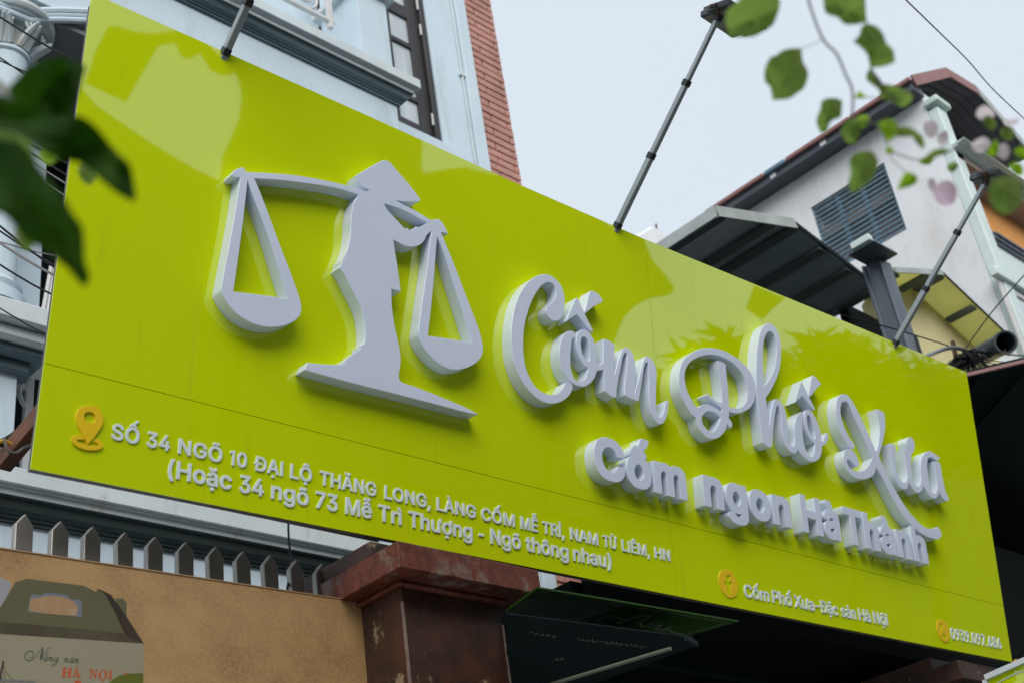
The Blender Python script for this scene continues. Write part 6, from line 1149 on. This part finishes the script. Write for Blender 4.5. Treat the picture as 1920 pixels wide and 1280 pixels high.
# dark tarpaulin roof to the right of the sign
dk = thing('dark_shed_roof', 'black sheet roof and unlit space beyond the right end of the sign', 'canopy', Zp(1850, 700, 4.9))
zt_ = 4.95
p1, p2 = Zp(1760, 716, zt_), Zp(1945, 672, zt_)
MB().prism([p1, p2, p2+V3((6, 1.5, 0)), p1+V3((6, 6, 0)), p1+V3((-.6, 2.5, 0))], (0, 0, .03)).build('roof_sheet', MT['beam'], dk, sm=False)
MB().bar(p1+V3((0, -.01, .0)), p2+V3((0, -.01, .0)), .02, .02).build('edge_strip', MT['redtrim'], dk)
for i in range(3):
    q = p1+(p2-p1)*(i/2)
    MB().bar(q+V3((0, .06, -.03)), q+V3((2.2, 3.0, -.03)), .03, .02).build('batten', MT['beam'], dk)
MB().prism([(6.2, 4.6, 0), (14, 4.6, 0), (14, 4.6, 4.9), (6.2, 4.6, 4.9)], (0, .05, 0)).build('back_wall', VD, dk)
for px, py in ((1855, 740), (1862, 765)):
    a = Yp(px, py, 3.6); MB().box(a.x-.05, a.x+.05, 3.6, 3.66, a.z-.07, a.z+.07).build('junction_box', MT['black'], dk, bevel=.01)
MB().tube([Yp(1826, 787, 3.4), Yp(1925, 786, 3.3)], .005, 6).build('strand', MT['cablegrey'], dk)

# wires
cable([Yp(1690, -8, 1.6), Yp(1755, 55, 1.75), Yp(1814, 113, 1.9), Yp(1862, 168, 2.0), Yp(1930, 232, 2.1)], .0032, 'cable', 'single dark wire crossing the sky in the upper right corner')
cable([Yp(1360, 508, 3.35), Yp(1430, 540, 3.3), Yp(1560, 585, 3.25), Yp(1680, 618, 3.15), Yp(1760, 642, 3.1), Yp(1812, 656, 3.05), Yp(1935, 668, 2.9)], .0045, 'cable', 'black wire sagging under the canopies just above the sign')
cable([Yp(1804, 662, 3.05), Yp(1860, 585, 2.7), Yp(1935, 500, 2.3)], .0045, 'cablegrey', 'taut grey stay wire rising to the right from the cable tangle')

# ------------------------------------------------------------------ foliage close to the lens
def leaf(parent, txt, d, m, org=(0, 0, 1), cup=.012, tip=None, thick=.0004, roll=0.0, k=3):
    pts = outline(txt, k); pts = [(org[0]+x/org[2], org[1]+y/org[2]) for x, y in pts]
    n = len(pts); cx_, cy_ = sum(p[0] for p in pts)/n, sum(p[1] for p in pts)/n
    rad = max(math.hypot(p[0]-cx_, p[1]-cy_) for p in pts)
    # long axis
    sxx = sum((p[0]-cx_)**2 for p in pts); syy = sum((p[1]-cy_)**2 for p in pts); sxy = sum((p[0]-cx_)*(p[1]-cy_) for p in pts)
    th = .5*math.atan2(2*sxy, sxx-syy); ax_, ay_ = math.cos(th), math.sin(th)
    verts, faces = [], []
    rings = (1.0, .72, .40, .0)
    rr = random.Random(int(cx_*7+cy_))
    for ri_, f in enumerate(rings[:-1]):
        for x, y in pts:
            dx, dy = x-cx_, y-cy_
            al = (dx*ax_+dy*ay_)/rad; ac = (-dx*ay_+dy*ax_)/rad
            sq = f if True else 1
            X, Y = cx_+dx*f, cy_+dy*f
            al *= f; ac *= f
            dd = d + cup*(al*al*1.2 - abs(ac)*1.6 + .25*math.sin(9*al+ac*5)) + roll*ac + rr.uniform(-.0006, .0006)
            verts.append(tuple(Dp(X, Y, dd)))
    verts.append(tuple(Dp(cx_, cy_, d)))
    for r_ in range(len(rings)-2):
        for i in range(n):
            j = (i+1) % n; faces.append((r_*n+i, r_*n+j, (r_+1)*n+j, (r_+1)*n+i))
    c = len(verts)-1; r_ = len(rings)-2
    for i in range(n): faces.append((r_*n+i, r_*n+(i+1) % n, c))
    me = bpy.data.meshes.new('leaf'); me.from_pydata(verts, [], faces)
    o = finish('leaf', me, MT[m], parent)
    return o
br = thing('foreground_branch', 'out of focus dark green leaves hanging close to the lens at the left edge', 'branch', Dp(-60, 150, 1.2))
MB().tube(catmull([Dp(-120, 120, 1.25), Dp(-20, 150, 1.22), Dp(30, 185, 1.2), Dp(75, 220, 1.18)], 4), .0045, 8).build('stem', MT['twig'], br)
MB().tube(catmull([Dp(-120, 260, 1.3), Dp(-20, 250, 1.25), Dp(20, 260, 1.2)], 4), .004, 8).build('stem', MT['twig'], br)
leaf(br, "16,170 30,150 50,130 70,117 94,109 125,108 146,116 160,126 155,145 147,172 135,205 118,238 90,242 60,228 35,205", 1.15, 'leafdark', cup=.02, roll=.03)
leaf(br, "-60,205 -10,218 40,226 80,222 120,216 148,218 168,228 187,246 206,270 226,292 243,308 250,338 254,376 230,369 205,352 180,330 160,313 140,304 115,300 80,287 50,265 20,243 -40,235", 1.02, 'leafdark', cup=.03, roll=-.05)
leaf(br, "-70,262 20,264 45,272 62,300 87,330 111,360 124,378 137,402 154,424 158,460 159,490 168,516 161,538 145,526 125,502 108,489 90,472 70,462 45,447 30,427 0,400 -60,380", .98, 'leafdark', cup=.03, roll=.05)
leaf(br, "-70,170 0,176 25,190 60,205 82,232 60,246 30,240 -40,235", 1.1, 'leafdark', cup=.02, roll=.03)
leaf(br, "-60,238 20,250 48,262 64,290 66,322 42,334 0,326 -50,300", 1.06, 'leafmid', cup=.02)
leaf(br, "72,290 85,280 102,278 110,290 104,304 86,308", 1.5, 'leafbright', cup=.01)
leaf(br, "146,318 160,304 176,318 180,334 168,348 152,336", 1.5, 'leafmid', cup=.01)
leaf(br, "30,425 60,430 70,450 52,470 34,455", 1.2, 'leafmid', cup=.01)

bo = thing('bougainvillea_spray', 'blurred bougainvillea spray with round green leaves and pink bracts at the upper right', 'branch', Dp(1560, -80, 2.0))
g5 = (1320, 0, 3.2)
def c5(x, y): return (1320+x/3.2, y/3.2)
for pts, r in (([(600, -160), (625, 0), (710, 230), (795, 325), (850, 450), (890, 545), (890, 700)], .0042), ([(710, 235), (640, 275), (580, 292)], .0016), ([(960, -100), (965, 60), (975, 150), (1000, 400), (1060, 520), (1160, 600)], .003),
               ([(890, 590), (980, 585), (1080, 600)], .0018), ([(890, 700), (960, 730), (1040, 745), (1160, 760), (1300, 830)], .0022), ([(1040, 745), (1090, 840), (1120, 905), (1200, 940), (1320, 960), (1500, 900), (1700, 880)], .0024), ([(1120, 905), (1130, 960), (1220, 1040)], .0016), ([(990, 800), (980, 900)], .0014), ([(-20, -90), (170, -30), (260, 20)], .002)):
    MB().tube(catmull([Dp(*c5(*p), 1.64) for p in pts], 4), r*.38, 6).build('stem', MT['twig'], bo)
RL = [("140,60c 215,0 300,-60 440,-20 455,40 440,90 415,150 368,186c 350,192 320,212 270,225 160,220 148,190 128,130", 2.0, 'leafmid'),
 ("586,292c 520,292 470,305 430,335 400,345 365,410 365,490 395,520 405,560 410,602c 470,600 520,590 560,560 600,530 625,460 620,420 600,385 588,340", 2.0, 'leafmid'),
 ("700,-60 715,0 725,70 760,95 800,105 840,145 880,150 935,145 970,130 970,60 960,0 960,-60", 1.95, 'leafmid'),
 ("893,252c 930,215 945,165 975,145 1010,150 1050,170 1080,215 1095,260 1135,300 1147,374c 1100,395 1050,405 1005,405 990,370 980,330 940,285", 1.95, 'leafmid'),
 ("1000,405 1010,450 1050,510 1100,505 1180,530 1240,560 1248,600 1200,645 1150,625 1100,600 1060,595 1048,540 972,475", 2.05, 'leafmid'),
 ("830,605c 790,590 740,592 705,610 700,650 680,700 675,740 700,802c 740,790 755,740 790,715 822,700", 2.05, 'leafmid'),
 ("850,730 890,710 940,735 940,780 920,840 890,867 850,850 820,800 830,765", 2.1, 'leafmid'),
 ("900,590c 930,543c 982,585c 940,592", 2.1, 'leafbright'), ("910,710 960,688 992,705 985,740 950,772 928,745", 2.12, 'leafbright'),
 ("1040,740c 1100,715 1150,725 1162,780 1130,840 1100,846c 1070,800", 1.9, 'leafbright'), ("1160,765c 1220,760 1290,800 1318,830 1325,893c 1290,880 1280,830 1200,815 1150,820", 1.9, 'leafmid'),
 ("870,980 890,930 950,905 1010,910 1040,950 1045,1000 1010,1070 960,1120 898,1162c 865,1110 880,1040", 1.85, 'leafmid'), ("1160,1142c 1180,1080 1210,1035 1250,1040 1283,1070 1260,1112", 1.9, 'leafbright'),
 ("1085,910 1110,880 1142,905 1115,925", 2.0, 'leafbright'), ("1300,985c 1330,940 1380,900 1440,890 1465,920 1400,940 1360,965", 1.9, 'leafmid')]
for t, d, m in RL: leaf(bo, t, d*.8, m, g5, cup=.014, roll=.02)
g4 = (1680, 100, 4.267)
for t, d, m in (("750,1060 800,1000 900,985 990,1020 1020,1130 980,1230 900,1285 810,1270 750,1180", 1.45, 'leafmid'), ("725,800c 760,730 800,690 825,740 815,800 780,830", 1.6, 'leafbright'),
                ("900,900 960,870 1010,900 1020,960 980,985 930,950", 1.6, 'leafbright'), ("940,790 1000,750 1080,790 1070,850 1000,845", 1.6, 'leafbright'), ("830,640 870,590 930,610 940,680 880,700", 1.7, 'leafmid'),
                ("690,520 750,500 800,560 780,610 720,590", 1.7, 'leafmid'), ("180,860 240,830 300,850 270,890 210,890", 1.8, 'leafbright'), ("410,900 460,870 500,900 460,950 420,940", 1.8, 'leafmid')):
    leaf(bo, t, d, m, g4, cup=.012, roll=.015)
for t, d, m in (("640,480 690,420 760,440 790,500 720,540 660,520", 1.7, 'bractpale'), ("860,540 930,530 985,525 960,570 890,580", 1.7, 'bractpale'), ("300,1100 380,1020 460,1040 490,1120 460,1200 380,1220 320,1180", 1.75, 'bract'),
                ("220,560 300,540 340,600 300,680 240,660", 1.8, 'bractpale'), ("330,660 400,620 420,680 390,740 340,720", 1.8, 'bractpale'), ("610,720 700,670 760,720 700,790 630,780", 1.7, 'bractpale'), ("800,760 870,720 910,780 880,850 820,830", 1.65, 'bractpale'), ("250,1030 300,1000 330,1080 290,1120", 1.8, 'bractpale')):
    o = leaf(bo, t, d, m, g4, cup=.006, roll=.03); o.name = 'bract'; o.data.name = 'bract'

# ------------------------------------------------------------------ the far side of the street (seen mirrored in the sign)
def block(nm, label, prof, y0, y1, m, body, cat='building'):
    t = thing(nm, label, cat, (prof[0][0], y0, 0))
    MB().prism([(x, y0, z) for x, z in prof], (0, -.10, 0)).build('wall', MT[m], t, sm=False)
    MB().box(body[0], body[1], y1, y0-.101, 0, body[2]).build('body', MT[m], t, sm=False)
    return t
b1 = block('low_shop_house', 'low rendered house across the street, mirrored in the left of the sign', [(-9, 0), (5.69, 0), (5.69, 8.61), (5.4, 8.66), (5.08, 8.75), (4.72, 8.88), (4.29, 9.04), (4.05, 9.22), (3.4, 9.5), (1, 9.6), (-9, 9.8)], -6.0, -13, 'facade', (-9, 5.6, 8.4))
b2 = block('tall_shop_house', 'tall rendered house across the street with a scalloped edge, mirrored in the sign', [(5.69, 0), (11.42, 0), (11.44, 7.97), (11.5, 8.14), (11.62, 8.49), (11.8, 8.69), (12.12, 8.9), (12.54, 9.06), (12.61, 9.17), (12.45, 9.31), (12.15, 9.49), (11.97, 9.71), (11.9, 11.4), (9.9, 11.4), (9.6, 9.95), (9.14, 9.87), (8.95, 9.85), (8.64, 9.7), (8.36, 9.56), (8.31, 9.60), (8.29, 9.91), (8.2, 11.4),
      (5.0, 11.4), (5.03, 10.2), (5.12, 10.05), (5.21, 10.04), (5.27, 10.08), (5.34, 10.15), (5.4, 10.09), (5.5, 10.01), (5.61, 10.0), (5.7, 10.02), (5.75, 10.08), (5.83, 9.98), (5.88, 9.82), (5.87, 9.53), (5.81, 9.29), (5.73, 9.0)], -6.02, -9, 'facade_b', (7.0, 11.3, 8.8))
b3 = block('long_shop_row', 'long low house across the street behind the trees, mirrored in the right of the sign', [(11.44, 0), (40, 0), (40, 9.2), (30, 8.8), (20, 8.4), (11.5, 8.0)], -6.6, -13, 'facade', (12.5, 40, 7.2))
for tgt, xs0, n_w, zz in ((b1, -6, 5, (4.2, 7.0)), (b2, 6.2, 3, (4.2, 7.0)), (b3, 13, 9, (4.4,))):
    for i in range(n_w):
        for z in zz:
            x = xs0+i*2.1; yy = -5.98 if tgt is not b3 else -6.58
            w_ = MB().box(x, x+1.1, yy, yy+.05, z-1.3, z+.2).build('window', MT['darkwood'], tgt)
            MB().box(x+.07, x+.53, yy+.051, yy+.055, z-1.2, z+.1).build('pane', MT['dimpane'], w_); MB().box(x+.57, x+1.03, yy+.051, yy+.055, z-1.2, z+.1).build('pane', MT['dimpane'], w_)
bn = thing('rooftop_banner', 'tapering dark banner held up above the low house across the street, mirrored in the sign', 'banner', (4.4, -6, 9.2))
MB().prism([(4.58, -5.9, 9.20), (4.12, -5.9, 9.25), (4.19, -5.9, 9.66), (4.29, -5.9, 9.98), (4.4, -5.9, 10.01), (4.57, -5.9, 10.02), (4.73, -5.9, 10.06), (5.03, -5.9, 10.20), (5.05, -5.9, 10.12), (4.96, -5.9, 10.06), (4.83, -5.9, 9.99), (4.79, -5.9, 9.86)], (0, -.08, 0)).build('cloth', MT['facade_b'], bn, sm=False)
bn2 = thing('small_street_banner', 'small square banner across the street, mirrored in the right of the sign', 'banner', (14.2, -6, 9.1))
MB().prism([(13.83, -5.9, 9.16), (14.1, -5.9, 9.60), (14.75, -5.9, 9.58), (14.22, -5.9, 9.09)], (0, -.05, 0)).build('cloth', MT['facade_b'], bn2, sm=False)
rt = random.Random(11)
def palmy(x, y, zt_, r, label, n):
    t = thing('street_tree', label, 'tree', (x, y, 0), 'trees across the street')
    MB().tube(catmull([(x, y, 0), (x+.1, y, 3), (x-.05, y, 5.5), (x, y, zt_-.3)], 4), .12, 10, rs=None).build('trunk', MT['bark'], t)
    mb = MB()
    for i in range(n):
        # clusters of long leaflets radiating from twig ends
        a = rt.uniform(0, 2*math.pi); q = rt.random()**.5; zz = rt.uniform(-1.6, .0)
        c = V3((x+math.cos(a)*r*q, y+math.sin(a)*.7*q, zt_+zz*(1-.3*q)-.55*q*q))
        m_ = rt.randint(7, 11); el0 = rt.uniform(.1, .9)
        for j in range(m_):
            b = 2*math.pi*j/m_+rt.uniform(-.2, .2); e = el0*rt.uniform(-.4, 1.1)
            d = V3((math.cos(b)*math.cos(e), math.sin(b)*math.cos(e), math.sin(e))); L_ = rt.uniform(.28, .52); s_ = d.orthogonal().normalized()*L_*.10
            k = len(mb.v); mb.v += [tuple(c), tuple(c+d*L_*.45+s_), tuple(c+d*L_+V3((0, 0, -.04))), tuple(c+d*L_*.45-s_)]; mb.f.append((k, k+1, k+2, k+3))
    me = bpy.data.meshes.new('crown'); me.from_pydata(mb.v, [], mb.f); me.materials.append(MT['palmleaf']); place(bpy.data.objects.new('crown', me), t)
palmy(12.9, -5.2, 8.25, 1.1, 'leafy tree across the street, nearest to the tall house', 190)
palmy(15.3, -5.2, 8.85, 1.2, 'taller leafy tree across the street, middle of three', 260)
palmy(17.2, -5.2, 8.9, 1.1, 'leafy tree across the street, furthest to the right', 240)

# ground: one sheet to the horizon, road kerb on our side
def struct(name, o): o['kind'] = 'structure'; return o
gm = MB().add([(-150, -150, 0), (150, -150, 0), (150, 150, 0), (-150, 150, 0)], [(0, 1, 2, 3)])
o = gm.build('ground', MT['asphalt'], None, sm=False); o['kind'] = 'structure'
o = MB().box(-30, 40, 1.2, 3.0, 0.001, .12).build('pavement', MT['concrete'], None, bevel=.01); o['kind'] = 'structure'
o = MB().box(-30, 40, -6.0, -4.6, 0.001, .12).build('pavement', MT['concrete'], None, bevel=.01); o['kind'] = 'structure'
